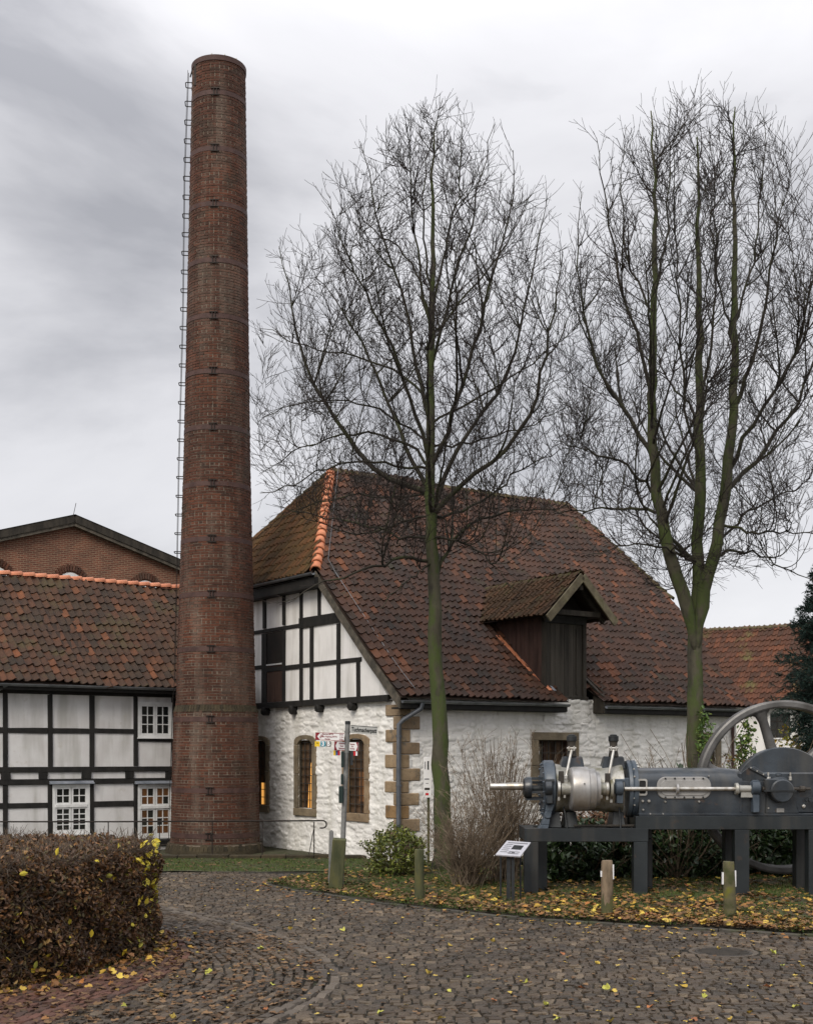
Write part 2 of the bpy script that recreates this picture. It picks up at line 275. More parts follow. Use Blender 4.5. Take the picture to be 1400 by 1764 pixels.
m_post = M('weathered_post', (.12,.085,.055), (.22,.165,.11), 5, .9, .5, 25, stretch=(1,1,.3), c3=(.08,.06,.04))
m_post_g = M('algae_post', (.035,.042,.018), (.07,.072,.034), 5, .9, .5, 25, stretch=(1,1,.3), c3=(.10,.095,.03))
m_reflect = M('white_reflector', (.75,.75,.78), (.8,.8,.82), 5, .3)
m_signw = M('sign_white', (.72,.71,.70), (.78,.77,.76), 5, .45)
m_signg = M('sign_grey_white', (.36,.36,.34), (.46,.46,.44), 5, .5)
m_black = M('black_print', (.012,.012,.012), rough=.6)
m_red = M('dark_red_print', (.22,.01,.02), rough=.5)
m_red2 = M('red_print', (.55,.02,.03), rough=.5)
m_yel = M('yellow_print', (.75,.50,.02), rough=.5)
m_teal = M('teal_print', (.01,.23,.33), rough=.5)
m_bluep = M('blue_print', (.05,.12,.35), rough=.5)
m_dgreen = M('dark_green_plate', (.008,.02,.018), (.015,.03,.027), 5, .5)
m_lead = M('lead_flashing', (.16,.18,.21), (.30,.32,.36), 3, .5, .3, 15, metal=.3)

# ---------------------------------------------------------------- ground
GR = 700
g = MB().add([(-GR,-50,-.02),(GR,-50,-.02),(GR,1200,-.02),(-GR,1200,-.02)], [(0,1,2,3)]).build('ground', m_ground, kind='structure')
def sheet(name, poly, z, m, kind='structure', **k):
    return mesh_obj(name, [(x, y, z) for x, y in poly], [tuple(range(len(poly)))], m, kind=kind, **k)
road = sheet('road', [(-14,8),(16,8),(22,31),(-14,31)], -.012, m_soil)
isl_near = [tuple(G(a, b)[:2]) for a, b in ((458,1524),(500,1533),(590,1547),(695,1562),(800,1573),(900,1584),(1025,1592),(1200,1602),(1400,1614))]
isl_near.append((11.5, 19.0)); 
isl_far = [(14, 33.5), (-.6, 31.6), tuple(G(640,1504)[:2]), tuple(G(540,1512)[:2])]
island_poly = isl_near+isl_far
def inpoly(x, y, poly):
    x = np.asarray(x); y = np.asarray(y); c = np.zeros(x.shape, bool); n = len(poly)
    for i in range(n):
        x0, y0 = poly[i]; x1, y1 = poly[(i+1) % n]
        cond = ((y0 > y) != (y1 > y)) & (x < (x1-x0)*(y-y0)/((y1-y0) if y1 != y0 else 1e-9)+x0); c ^= cond
    return c
def polydist(x, y, pl):      # distance to open polyline
    x = np.asarray(x, float); y = np.asarray(y, float); D = np.full(x.shape, 1e9)
    for (x0, y0), (x1, y1) in zip(pl[:-1], pl[1:]):
        dx, dy = x1-x0, y1-y0
        if dx*dx+dy*dy < 1e-9: continue
        t = np.clip(((x-x0)*dx+(y-y0)*dy)/(dx*dx+dy*dy), 0, 1)
        D = np.minimum(D, np.hypot(x-x0-t*dx, y-y0-t*dy))
    return D
# planted island with slightly domed soil
island = thing('planted_verge', 'leaf strewn grassy planting island beside the cobbled road', 'verge', (2, 26, 0)); island.pop('category', None)
def grid_patch(poly, z, step, name, m, par=None, off=(0,0,0), amp=.03, edge=None, kind=None):
    xs = np.arange(min(p[0] for p in poly), max(p[0] for p in poly)+step, step); ys = np.arange(min(p[1] for p in poly), max(p[1] for p in poly)+step, step)
    X, Y = np.meshgrid(xs, ys); ph = rng.uniform(0, 6, 6)
    Z = z+amp*(np.sin(X*2.1+ph[0])*np.sin(Y*1.7+ph[1])+.5*np.sin(X*5+ph[2]+Y)*np.sin(Y*6+ph[3]))+rng.normal(0, amp*.15, X.shape)
    if edge is not None: Z = Z-np.clip(.5-polydist(X, Y, edge), 0, .5)*.12
    ny, nx = X.shape; idx = np.arange(nx*ny).reshape(ny, nx)
    q = np.stack([idx[:-1,:-1], idx[:-1,1:], idx[1:,1:], idx[1:,:-1]], -1).reshape(-1, 4)
    cx = (X[:-1,:-1]+step/2).ravel(); cy = (Y[:-1,:-1]+step/2).ravel(); q = q[inpoly(cx, cy, poly)]
    return mesh_obj(name, np.stack([X, Y, Z], -1).reshape(-1, 3)-np.array(off), q, m, par, smooth=True, kind=kind)
props(island, kind='structure')
grid_patch(island_poly, .07, .12, 'soil', m_earth, island, (2, 26, 0), .025, island_poly+[island_poly[0]])
# kerb stones round the near edge
def resample(pl, step):
    pl = np.array(pl, float); d_ = np.r_[0, np.cumsum(np.linalg.norm(np.diff(pl, axis=0), axis=1))]
    t = np.arange(0, d_[-1], step); return np.stack([np.interp(t, d_, pl[:, i]) for i in range(pl.shape[1])], 1)
kp = resample([isl_far[-1]]+isl_near, .42)
for a, b in zip(kp[:-1], kp[1:]):
    t = (b-a)/np.linalg.norm(b-a); j = random.uniform(-.012, .012)
    MB().beam((*(a+t*.008), -.05+j), (*(b-t*.008), -.05+j+random.uniform(-.01, .01)), .11, .17).build('kerbstone', m_kerb, island, (2, 26, 0), bevel=.012)

# hedge footprint and curved strips
HEDGE = [(-8.2,11.2),(-5.9,13.2),(-4.78,14.8),(-4.10,16.1),(-3.62,17.3),(-3.55,18.1),(-3.9,19.2),(-9.5,20.2),(-12,17)]
strip_px = [(262,1562),(330,1575),(400,1592),(460,1608),(510,1629),(548,1652),(567,1676),(566,1696),(545,1716),(505,1738),(455,1760),(420,1790),(380,1830)]
strip = resample([tuple(G(a, b)[:2]) for a, b in strip_px], .05)
red_px = [(285,1598),(318,1622),(330,1645),(312,1668),(268,1690),(205,1715),(130,1745),(60,1775),(-20,1812)]
redline = resample([tuple(G(a, b)[:2]) for a, b in red_px], .05)
red_poly = [tuple(p) for p in redline[::4]]+[(-9,10),(-8.2,11.2),(-5.9,13.2),(-4.78,14.8),(-4.10,16.1),(-3.62,17.3),(-3.55,18.3)]
# setts: rows across the road
TV = np.array([(-.5,-.5,0),(.5,-.5,0),(.5,.5,0),(-.5,.5,0),(-.42,-.4,1),(.42,-.4,1),(.42,.4,1),(-.42,.4,1)])
TF = [(4,5,6,7),(0,1,5,4),(1,2,6,5),(2,3,7,6),(3,0,4,7)]
def sett_rows(y0, y1, inside, cw=.135, ch=.155, curve=.0, rot=0.):
    out = []; y = y0; k = 0
    while y < y1:
        hh = ch*random.uniform(.86, 1.12); lim = .33*y+2.6; x = -lim+random.uniform(0, .2)
        while x < lim:
            ww = cw*random.uniform(.7, 1.45); cx = x+ww/2
            cy = y+.05*math.sin(cx*.7+y*.35)+.035*math.sin(cx*1.9+y)
            out.append((cx, cy, ww-.020, hh-.028)); x += ww
        y += hh; k += 1
    A = np.array(out); return A[inside(A[:, 0], A[:, 1])]
sd_strip = lambda x, y: polydist(x, y, [tuple(p) for p in strip[::5]]+[tuple(strip[-1])])
isl_closed = island_poly+[island_poly[0]]
road_in = lambda x, y: (~inpoly(x, y, island_poly)) & (polydist(x, y, isl_near) > .12) & (~inpoly(x, y, red_poly)) & (~inpoly(x, y, HEDGE)) & (sd_strip(x, y) > .17) & (np.hypot(x-G(1245,1640)[0], y-G(1245,1640)[1]) > .55) & (y < 29.6+.3*np.sin(x))
S = sett_rows(11.6, 30.2, road_in)
dip = .0
def place_setts(S, name, m, par, angs=None, hgt=.028, nparts=0, off=(0,0,0)):
    N = len(S); a = rng.normal(0, .025, N) if angs is None else angs+rng.normal(0, .05, N)
    X = np.stack([np.cos(a), np.sin(a), rng.normal(0, .055, N)], 1); Yv = np.stack([-np.sin(a), np.cos(a), rng.normal(0, .055, N)], 1)
    Zv = np.stack([np.zeros(N), np.zeros(N), np.ones(N)], 1)
    pos = np.stack([S[:, 0], S[:, 1], -.018+rng.normal(0, .006, N)], 1)-np.array(off)
    vis = (abs(S[:, 0]) < .315*S[:, 1]) & (S[:, 1] > 13.25)
    order = np.argsort(np.where(vis, S[:, 1], 1e6)); parts = order[:nparts]; rest = order[nparts:]
    if nparts:
        meshes = []
        for q in range(8):
            tv = TV.copy(); tv[:, :2] += rng.normal(0, .045, (8, 2)); tv[4:, 2] += rng.normal(0, .08, 4); me = bpy.data.meshes.new(name); me.from_pydata(tv.tolist(), [], TF); me.materials.append(m); meshes.append(me)
        for i in parts:
            mt = Matrix([[X[i,0]*S[i,2], Yv[i,0]*S[i,3], 0, pos[i,0]], [X[i,1]*S[i,2], Yv[i,1]*S[i,3], 0, pos[i,1]], [X[i,2]*S[i,2], Yv[i,2]*S[i,3], hgt+.006, pos[i,2]], [0,0,0,1]])
            o = share(name, meshes[i % 8], par, mt)
    n = len(rest); J = rng.normal(0, .045, (n, 8, 3)); J[:, :, 2] = 0; T = TV[None]+J; T[:, 4:, 2] += rng.normal(0, .08, (n, 4))
    V = pos[rest][:, None]+T[..., 0:1]*(X[rest]*S[rest, 2:3])[:, None]+T[..., 1:2]*(Yv[rest]*S[rest, 3:4])[:, None]+T[..., 2:3]*Zv[rest][:, None]*(hgt+.006)
    Fq = (np.array(TF)[None]+(np.arange(n)*8)[:, None, None]).reshape(-1, 4)
    return mesh_obj(name+('s' if nparts else ''), V.reshape(-1, 3), Fq, m, par, kind='stuff')
inner_poly = [tuple(p) for p in strip[::5]]+[(-9, 9.), (-9, 13), (-4.2, 18.2), tuple(strip[0])]
inside_left = inpoly(S[:, 0], S[:, 1], inner_poly); S = S[~inside_left]
cr_ = []; ca_ = []
for o_ in np.arange(.24, 4.2, .125):
    t_ = np.gradient(strip, axis=0); a_ = np.arctan2(t_[:, 1], t_[:, 0]); q = strip-np.stack([-np.sin(a_), np.cos(a_)], 1)*o_
    q = resample(q, .15); q = q+rng.normal(0, .006, q.shape); t2 = np.gradient(q, axis=0)
    k = (sd_strip(q[:, 0], q[:, 1]) > o_-.03) & inpoly(q[:, 0], q[:, 1], inner_poly) & ~inpoly(q[:, 0], q[:, 1], red_poly) & ~inpoly(q[:, 0], q[:, 1], HEDGE)
    q = q[k]; cr_.append(np.c_[q, rng.uniform(.115, .14, len(q)), np.full(len(q), .105)]); ca_.append(np.arctan2(t2[:, 1], t2[:, 0])[k])
place_setts(S, 'cobblestone', m_sett, road, nparts=290)
place_setts(np.concatenate(cr_), 'curved_cobblestones', m_sett, road, np.concatenate(ca_))
# gutter strip of two rows of longer stones following the curve
ss = resample(strip, .24); tg = np.gradient(ss, axis=0); ang = np.arctan2(tg[:, 1], tg[:, 0]); nrm = np.stack([-np.sin(ang), np.cos(ang)], 1)
rows = []; angs = []
for o_ in (-.075, .075):
    q = ss+nrm*o_; rows.append(np.c_[q, np.full(len(q), .225), np.full(len(q), .13)]); angs.append(ang)
st = MB(); SS = np.concatenate(rows); AA = np.concatenate(angs)
place_setts(SS, 'gutter_stones', m_strip, road, AA, hgt=.034)
# red pavers by the hedge
rp = []; aa = []
for o_ in np.arange(.06, 1.5, .115):
    rl = resample(redline, .05); t_ = np.gradient(rl, axis=0); a_ = np.arctan2(t_[:, 1], t_[:, 0]); n_ = np.stack([-np.sin(a_), np.cos(a_)], 1)
    q = rl-n_*o_*(1 if True else -1); q = resample(q, .215)
    t2 = np.gradient(q, axis=0); a2 = np.arctan2(t2[:, 1], t2[:, 0]); rp.append(np.c_[q, np.full(len(q), .2), np.full(len(q), .105)]); aa.append(a2)
rp = np.concatenate(rp); aa = np.concatenate(aa); k = inpoly(rp[:, 0], rp[:, 1], red_poly) & ~inpoly(rp[:, 0], rp[:, 1], HEDGE); rp = rp[k]; aa = aa[k]
if len(rp): place_setts(rp, 'brick_paver', m_redpave, road, aa, hgt=.03)
# mossy lawn in front of the buildings and the edging wall
lawn_poly = [(-16,30.2),(-6,30.1),(-2.2,30.1),tuple(G(640,1504)[:2]),(-.6,31.4),(14,33.4),(24,40),(24,60),(-30,60),(-30,33)]
lawn = grid_patch(lawn_poly, .0, .35, 'mossy_lawn', m_mossgr, None, amp=.018, kind='structure')

# ---------------------------------------------------------------- pantiles
def pantile():
    w_, l_ = .25, .40; xs = [0,.045,.11,.155,.20,.245]; zs = [.030,.002,.0,.030,.070,.040]
    V = []; 
    for y, dz in ((0, .040), (l_, .0)):
        for x, z in zip(xs, zs): V.append((x, y, z+dz))
    n = 6
    for x, z in zip(xs, zs): V.append((x, .0, z+.040-.030))
    Fs = [(i, i+1, n+i+1, n+i) for i in range(5)]+[(2*n+i, 2*n+i+1, i+1, i) for i in range(5)]
    return np.array(V), Fs
PV, PF = pantile()
def tile_field(par, fn, inside, s0, s1, u0, u1, m, tw=.22, tl=.34, nparts=0, key=None, name='roof_tile', jit=1.):
    """fn(s,u)->local 3D point on the roof surface; u runs up the slope"""
    items = []; eps = .01; row = 0; u = u0
    while u < u1:
        s = s0
        while s < s1:
            if inside(s+tw/2, u+tl/2): items.append((s+random.gauss(0, .004*jit), u+random.gauss(0, .014*jit)+(.05 if random.random() < .012 else 0)*-1+.02*math.sin(s*.9+u)))
            s += tw
        u += tl*.985/1.0; row += 1
    pos = []; XX = []; YY = []; ZZ = []
    for s, u in items:
        p = np.array(fn(s, u)); x = np.array(fn(s+eps, u))-p; y = np.array(fn(s, u+eps))-p
        x /= np.linalg.norm(x); y /= np.linalg.norm(y); z = np.cross(x, y); z /= np.linalg.norm(z); x = np.cross(y, z)
        a = random.gauss(0, .018*jit); x, y = x*math.cos(a)+y*math.sin(a), y*math.cos(a)-x*math.sin(a)
        tz = random.gauss(0, .012*jit); y = y+z*tz; x = x+z*random.gauss(0, .02*jit)
        pos.append(p+z*(.02+abs(random.gauss(0, .004*jit)))); XX.append(x*tw/.215); YY.append(y*tl/.34); ZZ.append(z)
    pos, XX, YY, ZZ = map(np.array, (pos, XX, YY, ZZ)); N = len(pos)
    order = np.arange(N)
    if nparts and N > nparts and key: order = np.argsort([key(*items[i]) for i in range(N)])
    pi, ri = order[:nparts], order[nparts:]
    if len(pi):
        me = bpy.data.meshes.new(name); me.from_pydata(PV.tolist(), [], PF); me.materials.append(m)
        for i in pi:
            mt = Matrix([[XX[i][k], YY[i][k], ZZ[i][k], pos[i][k]] for k in range(3)]+[[0, 0, 0, 1]]); share(name, me, par, mt)
    if len(ri):
        V, Fq = inst(PV, PF, pos[ri], XX[ri], YY[ri], ZZ[ri]); mesh_obj(name+'s', V, Fq, m, par, kind='stuff')
    return N
def ridge_tiles(par, a, b, m, r=.11, l=.33, name='ridge_tile', up=None):
    a = np.array(a, float); b = np.array(b, float); D = np.linalg.norm(b-a); t = (b-a)/D; n = int(D/l)
    up = np.array((0, 0, 1.)) if up is None else np.array(up, float)
    sd = np.cross(t, up); sd /= np.linalg.norm(sd); uu = np.cross(sd, t)
    V = []; K = 7
    for (y, rr, dz) in ((0, r*1.12, .028), (l*1.08, r*.92, 0), (0, r*1.12-.02, .028-.012)):
        for k in range(K):
            th = PI*(k/(K-1)); V.append((rr*math.cos(th)*1.05, y, rr*math.sin(th)+dz-r*.45))
    Fs = [(k, k+1, K+k+1, K+k) for k in range(K-1)]+[(2*K+k, 2*K+k+1, k+1, k) for k in range(K-1)]
    me = bpy.data.meshes.new(name); me.from_pydata(V, [], Fs); me.materials.append(m); me.polygons.foreach_set('use_smooth', [i < K-1 for i in range(len(Fs))])
    for i in range(n):
        p = a+t*(i*D/n); jx = random.gauss(0, .006)
        mt = Matrix([[sd[k], t[k]*D/n/l, uu[k], (p+sd*jx)[k]] for k in range(3)]+[[0, 0, 0, 1]]); share(name, me, par, mt)

def relief_wall(par, name, fn, a0, a1, z0, z1, holes, m, step=.031, amp=.036, cw=.34, chh=.135, seed=1, top=None, kind=None):
    """rubble stone relief; fn(a,z,h)->point, h outward"""
    r = np.random.default_rng(seed)
    A = np.arange(a0, a1+step*.5, step); Z = np.arange(z0, z1+step*.5, step); A[-1] = a1; Z[-1] = z1
    X, Y = np.meshgrid(A, Z); u = X/cw; v = Y/chh
    ni, nj = int((a1-a0)/cw)+6, int((z1-z0)/chh)+6; i0, j0 = int(math.floor(a0/cw))-2, int(math.floor(z0/chh))-2
    jx = r.uniform(.1, .9, (nj+4, ni+4)); jy = r.uniform(.2, .8, (nj+4, ni+4)); hh = r.normal(0, 1, (nj+4, ni+4))
    v2 = v+.25*np.sin(X*1.3)+.1*np.sin(X*3.7)
    ci = np.floor(u).astype(int)-i0; cj = np.floor(v2).astype(int)-j0
    F1 = np.full(X.shape, 9.); F2 = np.full(X.shape, 9.); Hc = np.zeros(X.shape)
    for di in (-1, 0, 1):
        for dj in (-1, 0, 1):
            ii = np.clip(ci+di, 0, ni+3); jj = np.clip(cj+dj, 0, nj+3)
            dd = np.hypot(u-(ii+i0+jx[jj, ii]), v2-(jj+j0+jy[jj, ii])); hc = hh[jj, ii]
            closer = dd < F1; F2 = np.where(closer, F1, np.minimum(F2, dd)); Hc = np.where(closer, hc, Hc); F1 = np.where(closer, dd, F1)
    e_ = np.clip((F2-F1)/.22, 0, 1); e_ = e_*e_*(3-2*e_)
    H = amp*(.55*e_+.32*Hc*e_)+r.normal(0, .0025, X.shape)+.012*np.sin(X*.8+1)*np.sin(Y*1.1)
    H = np.minimum(H, .043)
    Pp = np.array([fn(x, z, h_) for x, z, h_ in zip(X.ravel(), Y.ravel(), H.ravel())])
    ny, nx = X.shape; idx = np.arange(nx*ny).reshape(ny, nx)
    q = np.stack([idx[:-1,:-1], idx[:-1,1:], idx[1:,1:], idx[1:,:-1]], -1).reshape(-1, 4)
    cx = ((X[:-1,:-1]+X[1:,1:])/2).ravel(); cz = ((Y[:-1,:-1]+Y[1:,1:])/2).ravel(); keep = np.ones(len(q), bool)
    for (h0, h1, g0, g1) in holes: keep &= ~((cx > h0) & (cx < h1) & (cz > g0) & (cz < g1))
    if top is not None: keep &= cz < top(cx)
    return mesh_obj(name, Pp, q[keep], m, par, smooth=True, kind=kind)

# ---------------------------------------------------------------- main building (local: x along the long wall, y along the gable wall)
TH = R(35); MC = (-.147, 32.45, 0.)
mb = thing('half_timbered_stone_building', 'whitewashed rubble building with sandstone quoins, timbered gable and large hipped pantile roof', 'building', MC, TH)
LX, WY = 12.65, 15.0
win_long = [(4.58, 5.81, 1.75, 3.15), (10.68, 11.7, 1.75, 3.2)]
win_gab = [(1.63, 2.50, 1.19, 3.16), (4.32, 5.12, 1.23, 3.16), (7.01, 7.75, 1.24, 3.16)]
relief_wall(mb, 'long_wall', lambda a, z, h: (a, -h, z), 0., LX, 0., 4.30, win_long, m_white, seed=2, amp=.04)
relief_wall(mb, 'gable_wall', lambda a, z, h: (-h, a, z), 0., WY, 0., 4.14, win_gab, m_white, seed=5, amp=.036)
MB().box((.05, WY-.2, 0), (LX, WY, 4.14)).box((LX-.25, .05, 0), (LX, WY-.21, 4.14)).build('rear_wall', m_white, mb)
MB().box((.45, .45, -.01), (LX-.3, WY-.3, 0.02)).build('floor_slab', m_dark, mb)
# reveals around openings (thick walls)
def reveal(nm, a0, a1, z0, z1, long_):
    t = .34 if long_ else .125; b = MB(); mb_ = (lambda a, d_, z: (a, d_, z)) if long_ else (lambda a, d_, z: (d_, a, z))
    for p, q in (((a0-.12, .03, z0-.1), (a0, t, z1+.1)), ((a1, .03, z0-.1), (a1+.12, t, z1+.1)), ((a0, .03, z1), (a1, t, z1+.1)), ((a0, .03, z0-.1), (a1, t, z0))):
        b.box(mb_(*p), mb_(*q))
    return b
# quoins: individual sandstone blocks, alternately long on each face
z = .12; i = 0
for k in range(12):
    hgt = (.31, .36, .33, .34, .32, .30, .33, .35, .31, .33, .34, .3)[k]
    if z+hgt > 4.12: hgt = 4.12-z
    if hgt < .08: break
    lf = .57 if k % 2 == 0 else .25; lg = .27 if k % 2 == 0 else .63
    o = MB().prism([(-.06, -.06, z+.006), (lf+random.uniform(-.03, .03), -.06, z+.006), (lf, .10, z+.006), (.10, .10, z+.006), (.10, lg, z+.006), (-.06, lg+random.uniform(-.03, .03), z+.006)], (0, 0, hgt-.012)).build('quoin_stone', m_sand, mb, bevel=.018)
    z += hgt
# arched gable windows
def arch(a0, a1, zs, rise, n=9):
    c = (a0+a1)/2; hw = (a1-a0)/2
    return [(c+hw*math.cos(t), zs+rise*math.sin(t)) for t in np.linspace(0, PI, n)]
def gable_window(a0, a1, z0, z1, glow=None):
    wdw = MB(); T = .20 if a0 > 4 else .22; xo = -.055; xi = .06
    fr = mesh_obj('window', [], [], None, mb)     # root part gets the sill
    # jamb stones, each a block
    def blk(p0, p1, par=fr, m=m_sand): 
        return MB().box((xo-random.uniform(0, .008), p0[0], p0[1]), (xi, p1[0], p1[1])).build('jamb_stone', m, par, bevel=.012)
    mm = m_sand if a0 < 3 else m_sand_d
    zz = z0; cuts = [z0, z0+(z1-z0)*.5+random.uniform(-.1, .1), z1-.13]
    for q0, q1 in zip(cuts[:-1], cuts[1:]):
        blk((a0-T, q0+.004), (a0, q1-.004), m=mm); blk((a1, q0+.004), (a1+T, q1-.004), m=mm)
    MB().box((xo-.02, a0-T, z0-.22), (xi+.06, a1+T, z0-.004)).build('sill_stone', mm, fr, bevel=.012)
    # arched head made of three voussoir stones
    inn = arch(a0, a1, z1-.13, .16, 10); outp = [(a1+T, z1-.126)]+[((a0+a1)/2+((a1-a0)/2+T)*math.cos(t)*1.0, z1-.10+.25*math.sin(t)**.6) for t in np.linspace(.25, PI-.25, 8)]+[(a0-T, z1-.126)]
    for (i0, i1) in ((0, 3), (3, 6), (6, 9)):
        lo = inn[i0:i1+1]; hi = outp[i0:i1+1]
        pts = [(xo, a, z) for a, z in lo]+[(xo, a, z) for a, z in hi[::-1]]
        MB().prism(pts, (xi-xo, 0, 0)).build('arch_stone', mm, fr, bevel=.006)
    reveal('r', a0, a1, z0, z1, False).build('reveal', mm, fr)
    # leaded iron glazing grid and glass
    gx = .055; b = MB(); n = 3
    for k in range(n+1):
        a = a0+(a1-a0)*k/n; b.box((gx-.012, a-.011-(.008 if k in (0, n) else 0), z0), (gx+.012, a+.011+(.008 if k in (0, n) else 0), z1-.02 if k in (1, 2) else z1-.1))
    for k in range(9):
        zz = z0+(z1-.06-z0)*k/8; b.box((gx-.014, a0, zz-.010), (gx+.010, a1, zz+.010))
    b.build('iron_grille', m_grille, fr)
    MB().add([(gx+.02, a0, z0), (gx+.02, a0, z1), (gx+.02, a1, z1), (gx+.02, a1, z0)], [(0,1,2,3)]).build('pane', m_glass, fr)
    back = MB().box((.12, a0, z0), (.14, a1, z1)).build('curtain', m_brown_room, fr)
    if glow:
        MB().add([(.115, a, z) for a, z in glow], [tuple(range(len(glow)))]).build('lit_opening', m_glow, fr)
    return fr
gable_window(*win_gab[0])
gable_window(*win_gab[1], glow=[(4.52, 1.24), (4.80, 1.24), (4.75, 1.8), (4.64, 2.5), (4.58, 2.55), (4.55, 2.0)])
gable_window(*win_gab[2], glow=[(7.2, 1.25), (7.55, 1.25), (7.55, 1.9), (7.2, 1.9)])
MB().add([(.115, 1.85, 1.5), (.115, 2.1, 1.5), (.115, 2.1, 2.3), (.115, 1.85, 2.3)], [(0,1,2,3)]).build('lit_opening', m_glow_dim, mb)
# square windows on the long wall
def long_window(a0, a1, z0, z1):
    fr = mesh_obj('window', [], [], None, mb); T = .25
    MB().box((a0-T, -.05, z1), (a1+T, .08, z1+.22)).build('lintel_stone', m_sand_d, fr, bevel=.012)
    for p, q in ((a0-T, a0), (a1, a1+T)):
        MB().box((p, -.05, z0+.7), (q, .08, z1-.005)).build('jamb_stone', m_sand_d, fr, bevel=.012)
        MB().box((p, -.045, z0-.1), (q, .08, z0+.69)).build('jamb_stone', m_sand_d, fr, bevel=.012)
    MB().box((a0-T, -.07, z0-.3), (a1+T, .2, z0-.105)).build('sill_stone', m_sand_d, fr, bevel=.012)
    reveal('r', a0, a1, z0, z1, True).build('reveal', m_sand_d, fr)
    b = MB()
    for k in range(6): a = a0+(a1-a0)*k/5; b.box((a-.014, .11, z0), (a+.014, .135, z1))
    for k in range(5): zz = z0+(z1-z0)*k/4; b.box((a0, .10, zz-.012), (a1, .14, zz+.012))
    b.build('iron_grille', m_grille, fr)
    b = MB(); n = 3
    for k in range(n+1): a = a0+(a1-a0)*k/n; b.box((a-.03, .2, z0), (a+.03, .24, z1))
    b.box((a0, .2, z0+.6), (a1, .24, z0+.66)); b.box((a0, .2, z1-.06), (a1, .24, z1)); b.build('casement', m_boards, fr)
    MB().add([(a0, .218, z0), (a1, .218, z0), (a1, .218, z1), (a0, .218, z1)], [(0,1,2,3)]).build('pane', m_glass, fr)
    MB().box((a0, .29, z0), (a1, .31, z1)).build('curtain', m_brown_room, fr)
    MB().box((a0+.22, .27, z0), (a0+.46, .285, z1-.1)).build('curtain', M('pale_curtain', (.28,.2,.13), (.35,.27,.18), 2, .9), fr)
for w_ in win_long: long_window(*w_)
# timber framed gable storey (jettied 0.1 m)
JX = -.1
gp = [(JX, .35, 4.16), (JX, 14.6, 4.16), (JX, 11.3, 7.75), (JX, 3.7, 7.75)]
MB().prism(gp, (.18, 0, 0)).build('plaster_gable', m_plaster, mb)
MB().prism([(LX-.2, .1, 4.1), (LX-.2, WY-.1, 4.1), (LX-.2, 11.3, 7.8), (LX-.2, 3.7, 7.8)], (.18, 0, 0)).build('plaster_gable', m_plaster, mb)
def gbeam(y0, z0, y1, z1, w_, nm='timber_post', m=m_timber, pr=.045):
    return MB().beam((JX-pr/2+.02, y0, z0), (JX-pr/2+.02, y1, z1), pr+.05, w_, up=(0, -(z1-z0), (y1-y0)) if abs(y1-y0) > .01 else (0, 1, 0)).build(nm, m, mb, bevel=.006)
def gpost(yc, z0, z1, w_=.17): return MB().box((JX-.03+random.uniform(-.004, .004), yc-w_/2, z0), (JX+.04, yc+w_/2, z1)).build('timber_post', m_timber, mb, bevel=.006)
def grail(y0, y1, zc, h_, nm='timber_rail', pr=.034): return MB().box((JX-pr, y0, zc-h_/2), (JX+.04, y1, zc+h_/2)).build(nm, m_timber, mb, bevel=.006)
sill = grail(.35, 14.5, 4.21, .16, 'sill_beam', .06)
for y, a, b_, w_ in ((6.95, 4.29, 6.36, .30), (6.95, 6.5, 7.6, .22), (5.78, 4.29, 6.36, .18), (5.78, 6.5, 7.6, .18), (4.79, 4.29, 7.6, .17), (3.8, 6.62, 7.6, .17), (4.21, 4.29, 6.33, .19), (2.79, 4.29, 6.31, .19), (1.80, 4.29, 5.24, .16),
                     (8.1, 4.29, 7.6, .18), (9.2, 4.29, 7.6, .18), (10.3, 4.29, 7.6, .18), (11.4, 4.29, 7.3, .18), (12.5, 4.29, 6.2, .18)): gpost(y, a, b_, w_)
grail(4.88, 12.6, 6.43, .13); grail(2.2, 4.87, 6.48, .29, 'timber_rail', .05)
grail(4.88, 6.80, 5.26, .13); grail(7.1, 13.4, 5.36, .13); grail(1.65, 4.11, 5.28, .11); grail(4.3, 4.70, 5.26, .11)
grail(3.4, 11.6, 7.62, .22, 'top_plate', .06)
# loft door opening in the gable
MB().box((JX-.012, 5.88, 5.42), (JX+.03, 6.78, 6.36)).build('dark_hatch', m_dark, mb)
MB().box((JX-.05, 5.88, 5.38), (JX+.03, 6.78, 5.42)).build('hatch_sill', m_white_paint, mb)
for k in range(4): MB().box((JX-.02, 5.885+k*.224, 4.30), (JX+.03, 5.885+k*.224+.215, 5.37)).build('board', m_boards, mb)
for y in (6.9, 5.25, 3.8, 2.1, 8.6, 10.2):   # joist ends under the sill beam
    MB().lathe((JX-.12, y, 4.04), (1, 0, 0), [(0, .07), (.02, .12), (.3, .12)], 10).build('joist_end', m_timber, mb)
